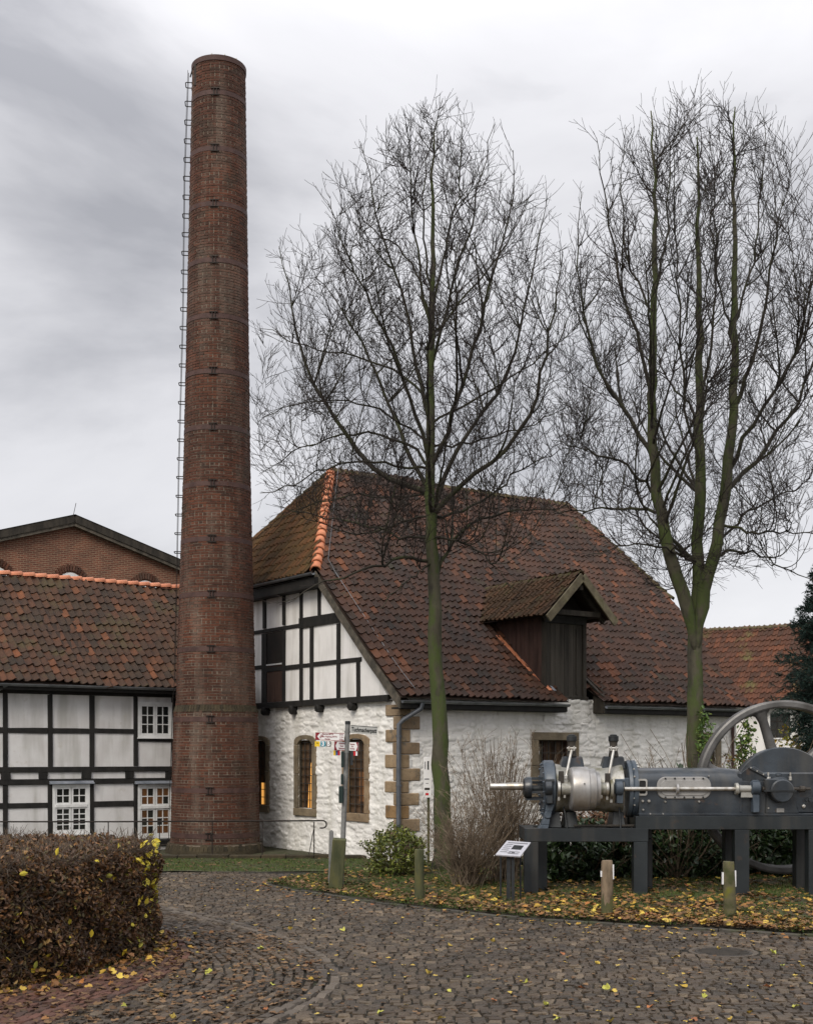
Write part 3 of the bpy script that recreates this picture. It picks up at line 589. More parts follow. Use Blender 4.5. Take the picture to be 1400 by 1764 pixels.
# roof surface function
EZ, SL, OV = 4.1, .929, .45
RW = 7.7
def roof_z(u): 
    z = EZ+(u+OV)*SL
    if u < .9: z += .10*((.9-u)/1.35)**2      # slight bell-cast at the eaves
    return z-.10*math.sin(max(0, min(1, (u+OV)/8.1))*PI)*.8
def f_front(s, v):    # v: distance along slope -> u
    c = 1/math.sqrt(1+SL*SL); u = -OV+v*c
    return (s, u, roof_z(u)+.055*math.sin(s*.8+.5)*math.sin(u*.6+.4)+.02*math.sin(s*2.3+u))
C_ = 1/math.sqrt(1+SL*SL)
def s_left(u): return -.32 if u < 3.68 else -.32+(u-3.68)/(RW-3.68)*2.98
def s_right(u): return 12.85+(u+OV)/4.29*1.05 if u < 3.84 else 13.9-(u-3.84)/(RW-3.84)*1.2
def in_front(s, v):
    u = -OV+v*C_
    if u > RW-.02 or s < s_left(u)+.08 or s > s_right(u)-.05: return False
    lo = 4.80+max(0, (1.9-u))*.2; hi = 6.38+max(0, -u)*.6
    if u < 2.4 and lo < s < hi: return False
    if 2.4 <= u < 3.4 and abs(s-5.6) < 1.1*(3.45-u): return False
    return True
dcam = lambda s, v: (MC[0]+s*math.cos(TH)-(-OV+v*C_)*math.sin(TH))**2+(MC[1]+s*math.sin(TH)+(-OV+v*C_)*math.cos(TH))**2
nmain = tile_field(mb, f_front, in_front, -.32, 14.2, 0., 11.3, m_tile_main, .213, .335, 290, dcam)
# roof bed (front), split round the dormer
def bed(poly, nm='roof_deck', fz=roof_z, dz=-.03): 
    return poly
b = MB(); us = np.linspace(-OV, RW, 14)
for u0, u1 in zip(us[:-1], us[1:]):
    def strip_(a0, a1, c0, c1): b.add([(a0, u0, roof_z(u0)-.015), (a1, u0, roof_z(u0)-.015), (c1, u1, roof_z(u1)-.015), (c0, u1, roof_z(u1)-.015)], [(0,1,2,3)])
    if u1 < 2.5:
        strip_(s_left(u0), 4.86+max(0, 1.9-u0)*.2, s_left(u1), 4.86+max(0, 1.9-u1)*.2); strip_(6.42+max(0, -u0)*.6, s_right(u0), 6.42+max(0, -u1)*.6, s_right(u1))
    else: strip_(s_left(u0), s_right(u0), s_left(u1), s_right(u1))
# rear slope and far hip
RZ = roof_z(RW)
b.add([(2.66, RW, RZ), (12.7, RW, RZ), (13.9, 11.4, 7.6), (12.85, 15.85, 4.1), (-.32, 15.85, 4.1), (-.32, 11.4, 7.6)], [(0,1,2,3,4,5)])
b.add([(13.9, 3.84, roof_z(3.84)), (13.9, 11.4, 7.6), (12.7, RW, RZ)], [(0,1,2)])
b.build('roof_deck', m_roofbed, mb)
# left half-hip face: local plane through (-.32,3.68),( -.32,11.7), ridge end (2.66,7.7)
K0 = np.array((-.42, 3.66, roof_z(3.66)-.05)); K1 = np.array((-.42, 11.74, roof_z(3.66)-.05)); KR = np.array((2.66, RW, RZ))
mid = (K0+K1)/2; upv = KR-mid; HL = np.linalg.norm(upv); upv /= HL; sv = (K0-K1)/np.linalg.norm(K0-K1); HW = np.linalg.norm(K0-K1)/2
f_hip = lambda s, v: tuple(mid+sv*s+upv*v)
in_hip = lambda s, v: abs(s) < HW*(1-v/HL)-.02 and v < HL
tile_field(mb, f_hip, in_hip, -HW, HW, -.05, HL, m_tile_hip, .213, .335)
MB().add([K0-(0,0,.03), K1-(0,0,.03), KR-(0,0,.03)], [(0,1,2)]).build('hip_deck', m_roofbed, mb)
ridge_tiles(mb, K0+(.12,.02,.08), KR+(0,0,.05), m_ridge, .14, .36, 'hip_tile')
ridge_tiles(mb, (13.9, 3.84, roof_z(3.84)+.03), (12.7, RW, RZ+.03), m_ridge_old, .12, .36, 'hip_tile')
ridge_tiles(mb, KR+(0,0,.02), (12.7, RW, RZ+.02), m_ridge_old, .12, .36)
ridge_tiles(mb, K1+(.12,-.02,.05), KR+(0,0,.02), m_ridge_old, .12, .36, 'hip_tile')
# verge boards
def vboard(s, y0, y1, n=7, w_=.30, m=m_verge, fs=None):
    ys = np.linspace(y0, y1, n); 
    for a, c in zip(ys[:-1], ys[1:]):
        sa = fs(a) if fs else s; sc = fs(c) if fs else s
        MB().add([(sa-.02, a, roof_z(a)-.02), (sc-.02, c, roof_z(c)-.02), (sc-.02, c, roof_z(c)-w_), (sa-.02, a, roof_z(a)-w_), (sa+.03, a, roof_z(a)-.02), (sc+.03, c, roof_z(c)-.02), (sc+.03, c, roof_z(c)-w_), (sa+.03, a, roof_z(a)-w_)],
                 [(0,3,2,1),(4,5,6,7),(0,1,5,4),(2,3,7,6),(1,2,6,5),(0,4,7,3)]).build('verge_board', m, mb)
vboard(-.33, -OV+.02, 3.66, 4)
vboard(0, -OV+.02, 3.84, 4, .2, fs=lambda u: s_right(u)-.02)
# soffit strip between verge board and gable
ys = np.linspace(-OV+.1, 3.6, 6); b = MB()
for a, c in zip(ys[:-1], ys[1:]): b.add([(-.3, a, roof_z(a)-.22), (-.3, c, roof_z(c)-.22), (.05, c, roof_z(c)-.2), (.05, a, roof_z(a)-.2)], [(0,1,2,3)])
b.build('verge_soffit', m_timber_w, mb)
# lightning wire down the verge
pts = [(-.02+.25, u, roof_z(u)+.12) for u in np.linspace(-.3, 3.5, 8)]+[(-.2+(2.86)*(u-3.68)/4.02+.28, u, roof_z(u)+.17) for u in np.linspace(3.9, 7.6, 6)]
MB().tube(pts, .009, 4).build('lightning_wire', m_zinc, mb)
# eaves: fascia, gutter half-pipes
def gutter(par, p0, p1, r=.075, m=m_zinc, nm='gutter'):
    p0 = np.array(p0, float); p1 = np.array(p1, float); t = (p1-p0)/np.linalg.norm(p1-p0); sd = np.cross(t, (0, 0, 1)); b_ = MB(); V = []; n = 8
    for p in (p0, p1):
        for rr in (r, r-.008):
            for k in range(n+1):
                a = PI+PI*k/n; V.append(p+sd*math.cos(a)*rr+np.array((0, 0, 1))*math.sin(a)*rr)
    q = n+1; Fs = [(k, k+1, 2*q+k+1, 2*q+k) for k in range(n)]+[(q+k+1, q+k, 3*q+k, 3*q+k+1) for k in range(n)]+[(0, 2*q, 3*q, q), (n, q+n, 3*q+n, 2*q+n)]
    Fs += [(k, q+k, q+k+1, k+1) for k in range(n)]
    b_.add(V, Fs); o = b_.build(nm, m, par)
    D = np.linalg.norm(p1-p0)
    br = MB()
    for k in range(int(D/.8)+1):
        c = p0+t*(k*.8+.2)
        if np.linalg.norm(c-p0) > D: break
        br.beam(c+sd*(r+.004)+(0, 0, .0), c-sd*(r+.004)+(0, 0, .0), .025, .006)
    br.build('gutter_bracket', m, par)
for a, c in ((-.3, 5.25), (6.66, 12.9)):
    gutter(mb, (a, -OV-.06, 4.115), (c, -OV-.06, 4.13))
    MB().box((a, -OV+.0, 3.93), (c, -OV+.04, 4.10)).box((a, -OV+.04, 3.91), (c, -.03, 3.95)).build('eaves_board', m_timber, mb)
MB().box((5.20, -OV, 3.93), (5.24, -.02, 4.10)).build('eaves_end', m_timber, mb)
MB().prism([(6.66, -OV, 3.92), (6.66, -.02, 3.92), (6.66, -.02, 4.6), (6.66, -OV, 4.25)], (-.05, 0, 0)).build('eaves_end', m_timber_w, mb)
gutter(mb, (-.55, 3.4, roof_z(3.66)-.1), (-.55, 11.9, roof_z(3.66)-.1))
MB().box((-.48, 3.45, 7.36), (-.1, 11.9, 7.62)).build('hip_eaves_board', m_timber, mb)
# downpipe at the corner
dp = [(.42, -.52, 4.07), (.40, -.47, 3.9), (.12, -.16, 3.62), (.0, -.13, 3.5), (-.0, -.13, .1)]
# position slightly left of the corner on the gable side
dp = [(.30, -.52, 4.06), (.28, -.50, 3.92), (-.05, -.24, 3.66), (-.14, -.13, 3.52), (-.15, -.12, 2.2), (-.15, -.12, .05)]
o = MB().tube(dp, .062, 10).build('downpipe', m_pipe, mb); smooth_by_angle(o, 60)
for z in (3.2, 1.95, .7): MB().lathe((-.15, -.12, z), (0, 0, 1), [(0, .072), (.05, .072)], 10).box((-.13, -.10, z), (-.03, -.04, z+.04)).build('pipe_clamp', m_pipe, mb)
# far corner downpipe
o = MB().tube([(12.45, -.5, 4.1), (12.45, -.4, 3.9), (12.40, -.1, 3.7), (12.40, -.1, .1)], .05, 8).build('downpipe', m_rust, mb)
# whitewashed masonry carrying the hoist door
relief_wall(mb, 'door_masonry', lambda a, z, h: (a, -h-.03, z), 4.75, 6.4, 3.6, 4.30, [], m_white, seed=9, top=lambda x: 4.30-np.clip((x-6.2)*.3, 0, 1))

# dormer: hoist door with gabled roof
dr = MB()
DC, DHW, DU, DZ = 5.6, 1.2, -.69, 7.72
d_ez = 6.55
for s0, s1, nm in ((4.80, 4.90, 'l'), (6.24, 6.36, 'r')):
    MB().box((s0, -.02, 4.32), (s1, .12, 6.62)).build('door_post', m_timber_w, mb, bevel=.006)
MB().box((4.72, -.06, 4.28), (6.40, .16, 4.38)).build('door_sill', m_timber_w, mb, bevel=.006)
MB().box((4.70, -.45, 6.58), (4.86, 2.3, 6.74)).box((6.34, -.45, 6.58), (6.50, 2.3, 6.74)).build('dormer_plate', m_timber, mb)
MB().box((4.8, -.03, 6.40), (6.36, .1, 6.62)).build('door_lintel', m_timber, mb, bevel=.006)
for k in range(8):
    a = 4.905+k*.167; MB().box((a, .03+random.uniform(0, .012), 4.38), (a+.158, .07, 6.40)).build('door_board', m_boards_g, mb)
MB().box((6.0, .0, 4.45), (6.04, .03, 6.3)).build('door_rail', m_boards_g, mb)
# front gable boarding above the lintel (set back)
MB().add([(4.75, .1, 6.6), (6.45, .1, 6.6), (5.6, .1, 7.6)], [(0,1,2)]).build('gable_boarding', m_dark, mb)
# cheeks
for sx_ in (4.82, 6.34):
    for k in range(14):
        y0 = .12+k*.185; y1 = y0+.175; zb = roof_z(y0)-.15
        if zb > 6.55: break
        MB().prism([(sx_, y0, zb-.1), (sx_, y1, zb), (sx_, y1, 6.62), (sx_, y0, 6.62)], (.03 if k % 2 else .02, 0, 0)).build('cheek_board', M('cheek_board_wood', (.035,.018,.014), (.07,.038,.03), 6, .85, .4, 15, stretch=(1,1,.2)) if k == 0 and sx_ < 5 else bpy.data.materials['cheek_board_wood'], mb)
dsl = (DZ-d_ez)/DHW; dl = math.hypot(DHW, DZ-d_ez)
def f_dl(s, v): # s along ridge (front->back reversed), v up slope; left side
    return (DC-DHW+v*DHW/dl, 3.9-s, d_ez+v*(DZ-d_ez)/dl)
def in_dl(s, v):
    x, y, z_ = f_dl(s, v); return y > DU+.06 and v < dl and z_ > roof_z(y)-.05
tile_field(mb, f_dl, in_dl, -.4, 4.62, -.06, dl, m_tile_dorm, .213, .30)
def f_dr(s, v): return (DC+DHW-v*DHW/dl, s-.7, d_ez+v*(DZ-d_ez)/dl)
def in_dr(s, v):
    x, y, z_ = f_dr(s, v); return y > DU+.06 and v < dl and z_ > roof_z(y)-.05
tile_field(mb, f_dr, in_dr, 0.05, 4.4, -.06, dl, m_tile_dorm, .213, .30)
MB().add([(DC-DHW, DU+.05, d_ez-.02), (DC, DU+.05, DZ-.02), (DC, 3.6, DZ-.02), (DC-DHW, 2.3, d_ez-.02)], [(0,1,2,3)]).add([(DC+DHW, DU+.05, d_ez-.02), (DC, DU+.05, DZ-.02), (DC, 3.6, DZ-.02), (DC+DHW, 2.3, d_ez-.02)], [(3,2,1,0)]).build('dormer_deck', m_roofbed, mb)
ridge_tiles(mb, (DC, DU+.05, DZ+.02), (DC, 3.6, DZ+.02), m_ridge_old, .09, .33)
for sg in (-1, 1):
    MB().beam((DC, DU, DZ-.07), (DC+sg*(DHW+.06), DU, d_ez-.13), .05, .22, up=(0, 0, 1)).build('bargeboard', m_verge_l, mb, bevel=.006)
    MB().beam((DC, DU+.35, DZ-.12), (DC+sg*(DHW-.1), DU+.35, d_ez-.08), .1, .12).build('rafter', m_timber_w, mb)
MB().beam((DC-.9, -.4, 6.66), (DC+.9, -.4, 6.66), .12, .14).build('collar_beam', m_timber_w, mb)
MB().beam((DC, .1, 7.35), (DC, DU+.05, 7.35), .12, .14).build('hoist_beam', m_timber_w, mb)
# orange replacement tiles and lead flashing beside the cheek
N = 11
for k in range(N):
    u = 1.75-k*.17; s = 4.66+max(0, 1.9-u)*.2
    MB().beam((s-.1, u, roof_z(u)+.075), (s-.1, u-.19, roof_z(u-.19)+.085), .15, .02).build('edge_tile', m_ridge, mb, bevel=.006)
    if k > 3: MB().beam((s+.03, u, roof_z(u)+.07), (s+.04, u-.19, roof_z(u-.19)+.08), .12, .012).build('lead_flashing', m_lead, mb)
# plank valley on the right side of the door
MB().beam((6.46, 1.1, roof_z(1.1)+.10), (6.72, -.42, roof_z(-.42)+.1), .10, .05).beam((6.62, .9, roof_z(.9)+.08), (6.95, -.42, roof_z(-.42)+.08), .03, .03).build('valley_board', m_timber_w, mb)

# ---------------------------------------------------------------- left half-timbered house
LC = (-6.76, 37.2, 0.)
lh = thing('half_timbered_house', 'black and white half-timbered house with pantile roof left of the chimney', 'house', LC, TH)
X0, X1 = -9.6, 1.8
MB().box((X0, .0, 0), (X1, 7.6, 4.55)).build('plaster_wall', m_plaster_l, lh)
MB().prism([(X1-.02, 0, 4.5), (X1-.02, 7.6, 4.5), (X1-.02, 3.74, 7.85)], (-.3, 0, 0)).prism([(X0+.3, 0, 4.5), (X0+.3, 7.6, 4.5), (X0+.3, 3.74, 7.85)], (-.3, 0, 0)).build('gable_end', m_plaster_l, lh)
def hbox(x0, x1, z0, z1, nm, pr=.035, m=m_timber): return MB().box((x0, -pr-random.uniform(0, .004), z0), (x1, .02, z1)).build(nm, m, lh, bevel=.006)
posts = [(-9.4,-9.22),(-8.3,-8.12),(-7.2,-7.06),(-6.05,-5.93),(-4.97,-4.84),(-3.75,-3.62),(-2.56,-2.42),(-1.25,-1.13)]
for a, c in posts:
    hbox(a, c, 2.42, 4.40, 'timber_post'); hbox(a, c, .25, 1.94, 'timber_post')
hbox(-.08, .05, .25, 4.40, 'timber_post', .04)
hbox(X0, X1, 4.40, 4.60, 'top_plate', .05)
for (a, c) in zip([p[1] for p in posts], [p[0] for p in posts[1:]]+[-.08]):
    if a < -1.2: hbox(a, c, 3.345, 3.485, 'timber_rail', .03)
    else: hbox(a, c, 3.13, 3.23, 'timber_rail', .03)
hbox(X0, X1, 2.27, 2.415, 'floor_beam', .05); hbox(X0, X1, 1.94, 2.08, 'floor_beam', .05)
k = 0
for x in (-9.3,-8.2,-7.1,-6.0,-4.9,-3.87,-2.65,-1.38,-.15): MB().box((x-.13, -.06, 2.08), (x+.12, .02, 2.268)).build('joist_end', m_timber, lh)
for a, c in zip([p[1] for p in posts], [p[0] for p in posts[1:]]):
    if abs(a+3.62) < .1: continue
    hbox(a, c, 1.29, 1.44, 'timber_rail', .03)
hbox(X0, X1, .12, .27, 'sill_beam', .05)
def house_window(x0, x1, z0, z1, rows_top, rows_bot, hood=True, lit=False):
    fr = MB()
    yo = -.05; F_ = .075
    fr.box((x0, yo, z0), (x0+F_, .04, z1)).box((x1-F_, yo, z0), (x1, .04, z1)).box((x0+F_, yo, z1-F_), (x1-F_, .04, z1)).box((x0+F_, yo, z0), (x1-F_, .04, z0+F_))
    wn_ = fr.build('window', m_white_paint, lh)
    MB().box((x0-.02, yo-.04, z0-.03), (x1+.02, .03, z0-.002)).build('sill', m_white_paint, wn_)
    zi0, zi1 = z0+F_, z1-F_; sect = []
    if rows_top: 
        zm = zi0+(zi1-zi0)*.58; MB().box((x0+F_, yo-.015, zm-.04), (x1-F_, .03, zm+.04)).build('transom', m_white_paint, wn_)
        sect = [(zi0, zm-.04, rows_bot), (zm+.04, zi1, rows_top)]
    else: sect = [(zi0, zi1, rows_bot)]
    xm = (x0+x1)/2
    for (s0, s1, nr) in sect:
        for (a, c) in ((x0+F_, xm-.01), (xm+.01, x1-F_)):
            b_ = MB(); t = .05
            b_.box((a, yo+.012, s0), (a+t, .03, s1)).box((c-t, yo+.012, s0), (c, .03, s1)).box((a+t, yo+.012, s0), (c-t, .03, s0+t)).box((a+t, yo+.012, s1-t), (c-t, .03, s1))
            g0, g1, h0, h1 = a+t, c-t, s0+t, s1-t
            b_.box(((g0+g1)/2-.013, yo+.02, h0), ((g0+g1)/2+.013, .02, h1))
            for q in range(1, nr): zz = h0+(h1-h0)*q/nr; b_.box((g0, yo+.022, zz-.013), (g1, .018, zz+.013))
            b_.build('casement', m_white_paint, wn_)
            for ci in range(2):
                for ri in range(nr):
                    p0 = g0+(g1-g0)*ci/2; p1 = g0+(g1-g0)*(ci+1)/2; q0 = h0+(h1-h0)*ri/nr; q1 = h0+(h1-h0)*(ri+1)/nr
                    MB().add([(p0, -.014, q0), (p1, -.014, q0), (p1, -.014, q1), (p0, -.014, q1)], [(0,1,2,3)]).build('pane', m_pane_lit if (lit and random.random() < .8) else m_pane, wn_)
    if hood: MB().prism([(x0-.1, .0, z1+.13), (x0-.1, -.16, z1+.03), (x0-.1, -.16, z1+.012), (x0-.1, .0, z1+.012)], (x1-x0+.2, 0, 0)).build('window_hood', m_lead, wn_)
    return wn_
m_pane = M('dark_window_pane', (.012,.014,.014), (.035,.035,.03), 1.5, .06, spec=.6)
m_pane_lit = M('warm_window_pane', (.04,.02,.010), (.13,.055,.022), 2.2, .08, spec=.6, emit=((.9,.45,.2), .022))
house_window(-1.13, -.06, 3.24, 4.26, 0, 3, hood=False)
house_window(-3.62, -2.56, .55, 1.93, 2, 4)
house_window(-1.13, -.06, .36, 1.90, 2, 3, lit=True)
house_window(-7.06, -6.05, .55, 1.93, 2, 4)
house_window(-8.12, -7.2, 2.7, 3.34, 0, 2, hood=False)
# roof
LEZ, LSL = 4.66, .82; LRU = 3.74
lroof = lambda u: LEZ+(u+.45)*LSL
LC_ = 1/math.sqrt(1+LSL**2)
f_l = lambda s, v: (s, -.45+v*LC_, lroof(-.45+v*LC_)-.06*math.sin(v/5.6*PI)+.035*math.sin(s*1.1+v*.6)+.012*math.sin(s*3.1))
in_l = lambda s, v: (-.45+v*LC_) < LRU-.1
nl = tile_field(lh, f_l, in_l, -9.9, 1.9, 0, 5.6, m_tile_left, .222, .385, 290, lambda s, v: abs(s+2.1), jit=1.6)
MB().add([(-9.9, -.45, lroof(-.45)-.03), (1.95, -.45, lroof(-.45)-.03), (1.95, LRU, lroof(LRU)-.03), (-9.9, LRU, lroof(LRU)-.03)], [(0,1,2,3)]).add([(-9.9, LRU, lroof(LRU)-.02), (1.95, LRU, lroof(LRU)-.02), (1.95, 8.0, 4.5), (-9.9, 8.0, 4.5)], [(0,1,2,3)]).build('roof_deck', m_roofbed, lh)
ridge_tiles(lh, (1.95, LRU, lroof(LRU)+.06), (-9.9, LRU, lroof(LRU)+.06), m_ridge, .12, .36)
gutter(lh, (-9.9, -.52, 4.64), (1.95, -.52, 4.66))
MB().box((-9.9, -.45, 4.5), (1.95, -.02, 4.6)).build('eaves_board', m_timber, lh)
o = MB().tube([(-5.02, -.5, 4.6), (-5.25, -.2, 4.42), (-5.4, -.1, 4.3), (-5.42, -.1, .1)], .04, 8).build('downpipe', m_zinc, lh)
MB().tube([(-.04, -.06, 4.5), (-.03, -.07, 2.5), (-.05, -.07, .3)], .012, 5).build('cable', m_iron, lh)

# ---------------------------------------------------------------- brick hall behind
bh0 = P(125, 890, 52.); bh = thing('brick_hall', 'red brick hall with shallow gable and segmental arch windows behind the tiled house', 'building', (bh0[0], bh0[1], 0), TH)
AZ = bh0[2]; gs = .305
def brick_tex(name):
    m = bpy.data.materials.new(name); m.use_nodes = True; N_ = m.node_tree.nodes; K = m.node_tree.links; b_ = N_['Principled BSDF']; b_.inputs['Roughness'].default_value = .9
    t_ = N_.new('ShaderNodeTexCoord'); sp = N_.new('ShaderNodeSeparateXYZ'); cb = N_.new('ShaderNodeCombineXYZ'); K.new(t_.outputs['Object'], sp.inputs[0]); K.new(sp.outputs[0], cb.inputs[0]); K.new(sp.outputs[2], cb.inputs[1])
    bt = N_.new('ShaderNodeTexBrick'); K.new(cb.outputs[0], bt.inputs['Vector']); bt.inputs['Scale'].default_value = 1; bt.inputs['Brick Width'].default_value = .25; bt.inputs['Row Height'].default_value = .078; bt.inputs['Mortar Size'].default_value = .012
    bt.inputs['Color1'].default_value = (.20,.07,.04,1); bt.inputs['Color2'].default_value = (.12,.045,.028,1); bt.inputs['Mortar'].default_value = (.25,.17,.11,1); bt.inputs['Bias'].default_value = .1
    nn = N_.new('ShaderNodeTexNoise'); nn.inputs['Scale'].default_value = 1.5; nn.inputs['Detail'].default_value = 6; mm = N_.new('ShaderNodeMixRGB'); mm.blend_type = 'MULTIPLY'; mm.inputs[0].default_value = .7
    K.new(t_.outputs['Object'], nn.inputs['Vector'])
    cr_ = N_.new('ShaderNodeValToRGB'); cr_.color_ramp.elements[0].position = .3; cr_.color_ramp.elements[0].color = (.6,.6,.6,1); cr_.color_ramp.elements[1].position = .7; cr_.color_ramp.elements[1].color = (1.2,1.15,1.1,1)
    K.new(nn.outputs['Fac'], cr_.inputs[0]); K.new(bt.outputs['Color'], mm.inputs[1]); K.new(cr_.outputs[0], mm.inputs[2]); K.new(mm.outputs[0], b_.inputs['Base Color'])
    bp = N_.new('ShaderNodeBump'); bp.inputs['Strength'].default_value = .6; bp.inputs['Distance'].default_value = .02; bp.invert = True; K.new(bt.outputs['Fac'], bp.inputs['Height']); K.new(bp.outputs[0], b_.inputs['Normal']); return m
m_btex = brick_tex('brick_wall_far')
HWB = 9.5
MB().prism([(-HWB, 0, 0), (HWB, 0, 0), (HWB, 0, AZ-HWB*gs-.2), (0, 0, AZ-.2), (-HWB, 0, AZ-HWB*gs-.2)], (0, 25, 0)).build('brick_wall', m_btex, bh)
for sg in (-1, 1):
    MB().beam((0, -.28, AZ-.12), (sg*(HWB+.4), -.28, AZ-.12-(HWB+.4)*gs), .06, .30).build('bargeboard', m_timber_w, bh)
    MB().beam((0, -.16, AZ-.34), (sg*(HWB+.3), -.16, AZ-.34-(HWB+.3)*gs), .2, .14).build('verge_moulding', m_verge, bh)
    MB().add([(0, -.34, AZ+.05), (sg*(HWB+.5), -.34, AZ+.05-(HWB+.5)*gs), (sg*(HWB+.5), 25, AZ+.05-(HWB+.5)*gs), (0, 25, AZ+.05)], [(0,1,2,3)]).build('roof', M('slate_edge', (.05,.055,.06), (.09,.095,.10), 2, .7), bh)
MB().tube([(0, -.1, AZ), (.12, -.1, AZ+.55)], .012, 5).build('lightning_rod', m_iron, bh)
b_gx = lambda px, py: (lambda k, bb: None)
def on_bh(px, py):   # point of the gable plane seen at that place of the photo
    kx = (px-700)/F; c, s_ = math.cos(TH), math.sin(TH); s = (kx*bh0[1]-bh0[0])/(c-kx*s_); Y = bh0[1]+s*s_; return s, EYE+(HY-py)/F*Y
for px, py in ((-8, 975), (122, 986), (251, 1000), (-150, 965)):
    s, z = on_bh(px, py); rad = 1.05; cz = z-.80
    wb = MB().prism([(s+math.cos(t)*rad*.62, -.02, cz+math.sin(t)*rad*.78-.02) for t in np.linspace(.3, PI-.3, 11)]+[(s-.6, -.02, cz-1.6), (s+.6, -.02, cz-1.6)], (0, .06, 0)).build('window', m_white_paint, bh)
    MB().box((s-.42, -.035, cz-1.5), (s-.05, -.022, cz+.62)).box((s+.05, -.035, cz-1.5), (s+.42, -.022, cz+.62)).build('pane', m_pane, wb)
    for t in np.linspace(.35, PI-.35, 17):
        c1 = np.array([s+math.cos(t)*rad*.66, -.03, cz+math.sin(t)*rad*.82]); c2 = np.array([s+math.cos(t)*rad*.86, -.03, cz+math.sin(t)*rad*1.08])
        MB().beam(c1, c2, .08, .075, up=(-math.sin(t), 0, math.cos(t))).build('arch_brick', m_brick, bh)

# ---------------------------------------------------------------- right background house
rh0 = P(1225, 1210, 54.); TR = R(-30)
rh = thing('tiled_cottage', 'white cottage with mossy pantile roof behind the flywheel', 'house', (rh0[0], rh0[1], 0), TR)
MB().box((-1.5, 0, 0), (15, 7, 4.9)).build('plaster_wall', m_plaster, rh)
REZ = 4.75; RSL = .93; f_r = lambda s, v: (s, -.4+v*.735, REZ+v*.678)
tile_field(rh, f_r, lambda s, v: True, -2, 15, 0, 5.2, m_tile_far, .222, .36)
zr = REZ+5.2*.678
MB().add([(-2,-.4,REZ-.03),(15,-.4,REZ-.03),(15,3.43,zr),(-2,3.43,zr)], [(0,1,2,3)]).add([(-2,3.43,zr),(15,3.43,zr),(15,7.3,4.7),(-2,7.3,4.7)], [(0,1,2,3)]).prism([(-1.5,0,4.8),(-1.5,7,4.8),(-1.5,3.43,zr-.1)], (.2,0,0)).build('roof_deck', m_roofbed, rh)
ridge_tiles(rh, (-2, 3.43, zr+.05), (15, 3.43, zr+.05), m_ridge_old)
gutter(rh, (-2, -.46, REZ-.02), (15, -.46, REZ-.02))
def on_rh(px, py):
    kx = (px-700)/F; c, s_ = math.cos(TR), math.sin(TR); s = (kx*rh0[1]-rh0[0])/(c-kx*s_); Y = rh0[1]+s*s_; return s, EYE+(HY-py)/F*Y
for (ax, bx) in ((1326, 1361), (1400, 1432)):
    (a, z1), (c, z0) = on_rh(ax, 1229), on_rh(bx, 1271)
    wp = MB().box((a-.06, -.05, z0-.06), (a, .02, z1+.06)).box((c, -.05, z0-.06), (c+.06, .02, z1+.06)).box((a, -.05, z1), (c, .02, z1+.06)).box((a, -.05, z0-.06), (c, .02, z0)).build('window', m_white_paint, rh)
    MB().box((a, -.02, z0), (c, -.01, z1)).build('pane', m_pane, wp); b = MB()
    for k in (1, 2): b.box((a+(c-a)*k/3-.015, -.035, z0), (a+(c-a)*k/3+.015, -.022, z1))
    for k in (1, 2): b.box((a, -.036, z0+(z1-z0)*k/3-.015), (c, -.021, z0+(z1-z0)*k/3+.015))
    b.build('glazing_bar', m_iron, wp)

# ---------------------------------------------------------------- chimney
CX, CY = -5.38, 36.0
ch = thing('brick_chimney', 'tall round brick factory chimney with iron bands and climbing irons', 'chimney', (CX, CY, 0))
def crad(z):
    if z < .30: return 1.34
    if z < 4.02: return 1.245-(z-.3)/3.72*.075
    return float(np.interp(z, [4.02, 10.9, 22.1], [1.115, .93, .735]))
cxo = lambda z: .105*z/22.
CT = 22.05
zs = []; z = 0.; prof = []
mort = [(0, 1.325), (.28, 1.325), (.29, 1.235), (3.98, crad(3.97)-.009), (4.0, crad(4.1)-.009)]+[(z, crad(z)-.009) for z in np.linspace(4.1, CT, 12)]
b = MB().lathe((0, 0, 0), (0, 0, 1), mort, 48); V = b.v[0]; V[:, 0] += .105*V[:, 2]/22; o = b.build('mortar_core', m_mortar, ch); smooth_by_angle(o)
bricks = []; z = .30; row = 0
while z < CT-.12:
    r = crad(z+.03); hgt = .0765
    if not (3.93 < z < 4.10):
        n = int(round(2*PI*r/.255)); off = (row % 2)*.5
        for k in range(n):
            a = (k+off)/n*2*PI+random.gauss(0, .004)
            if row % 3 == 1: 
                for dd, ww in ((-.26, .46), (.26, .46)): bricks.append((a+dd*2*PI/n, z, r, 2*PI*r/n*ww-.015, hgt))
            else: bricks.append((a, z, r, 2*PI*r/n-.015, hgt))
    z += hgt; row += 1
B = np.array(bricks); N = len(B)
BV = np.array([(-.5,0,0),(.5,0,0),(.5,0,1),(-.5,0,1),(-.5,-1,0),(.5,-1,0),(.5,-1,1),(-.5,-1,1)]); BF = [(4,5,6,7),(0,1,5,4),(3,7,6,2),(0,4,7,3),(1,2,6,5)]
a = B[:, 0]; rad = np.stack([np.cos(a), np.sin(a), np.zeros(N)], 1); tan = np.stack([-np.sin(a), np.cos(a), np.zeros(N)], 1)
prot = B[:, 2]+rng.normal(0, .0025, N)
base = rad*(prot-.03)[:, None]; base[:, 2] = B[:, 1]; base[:, 0] += .105*B[:, 1]/22
sag = B[:, 3]*.5
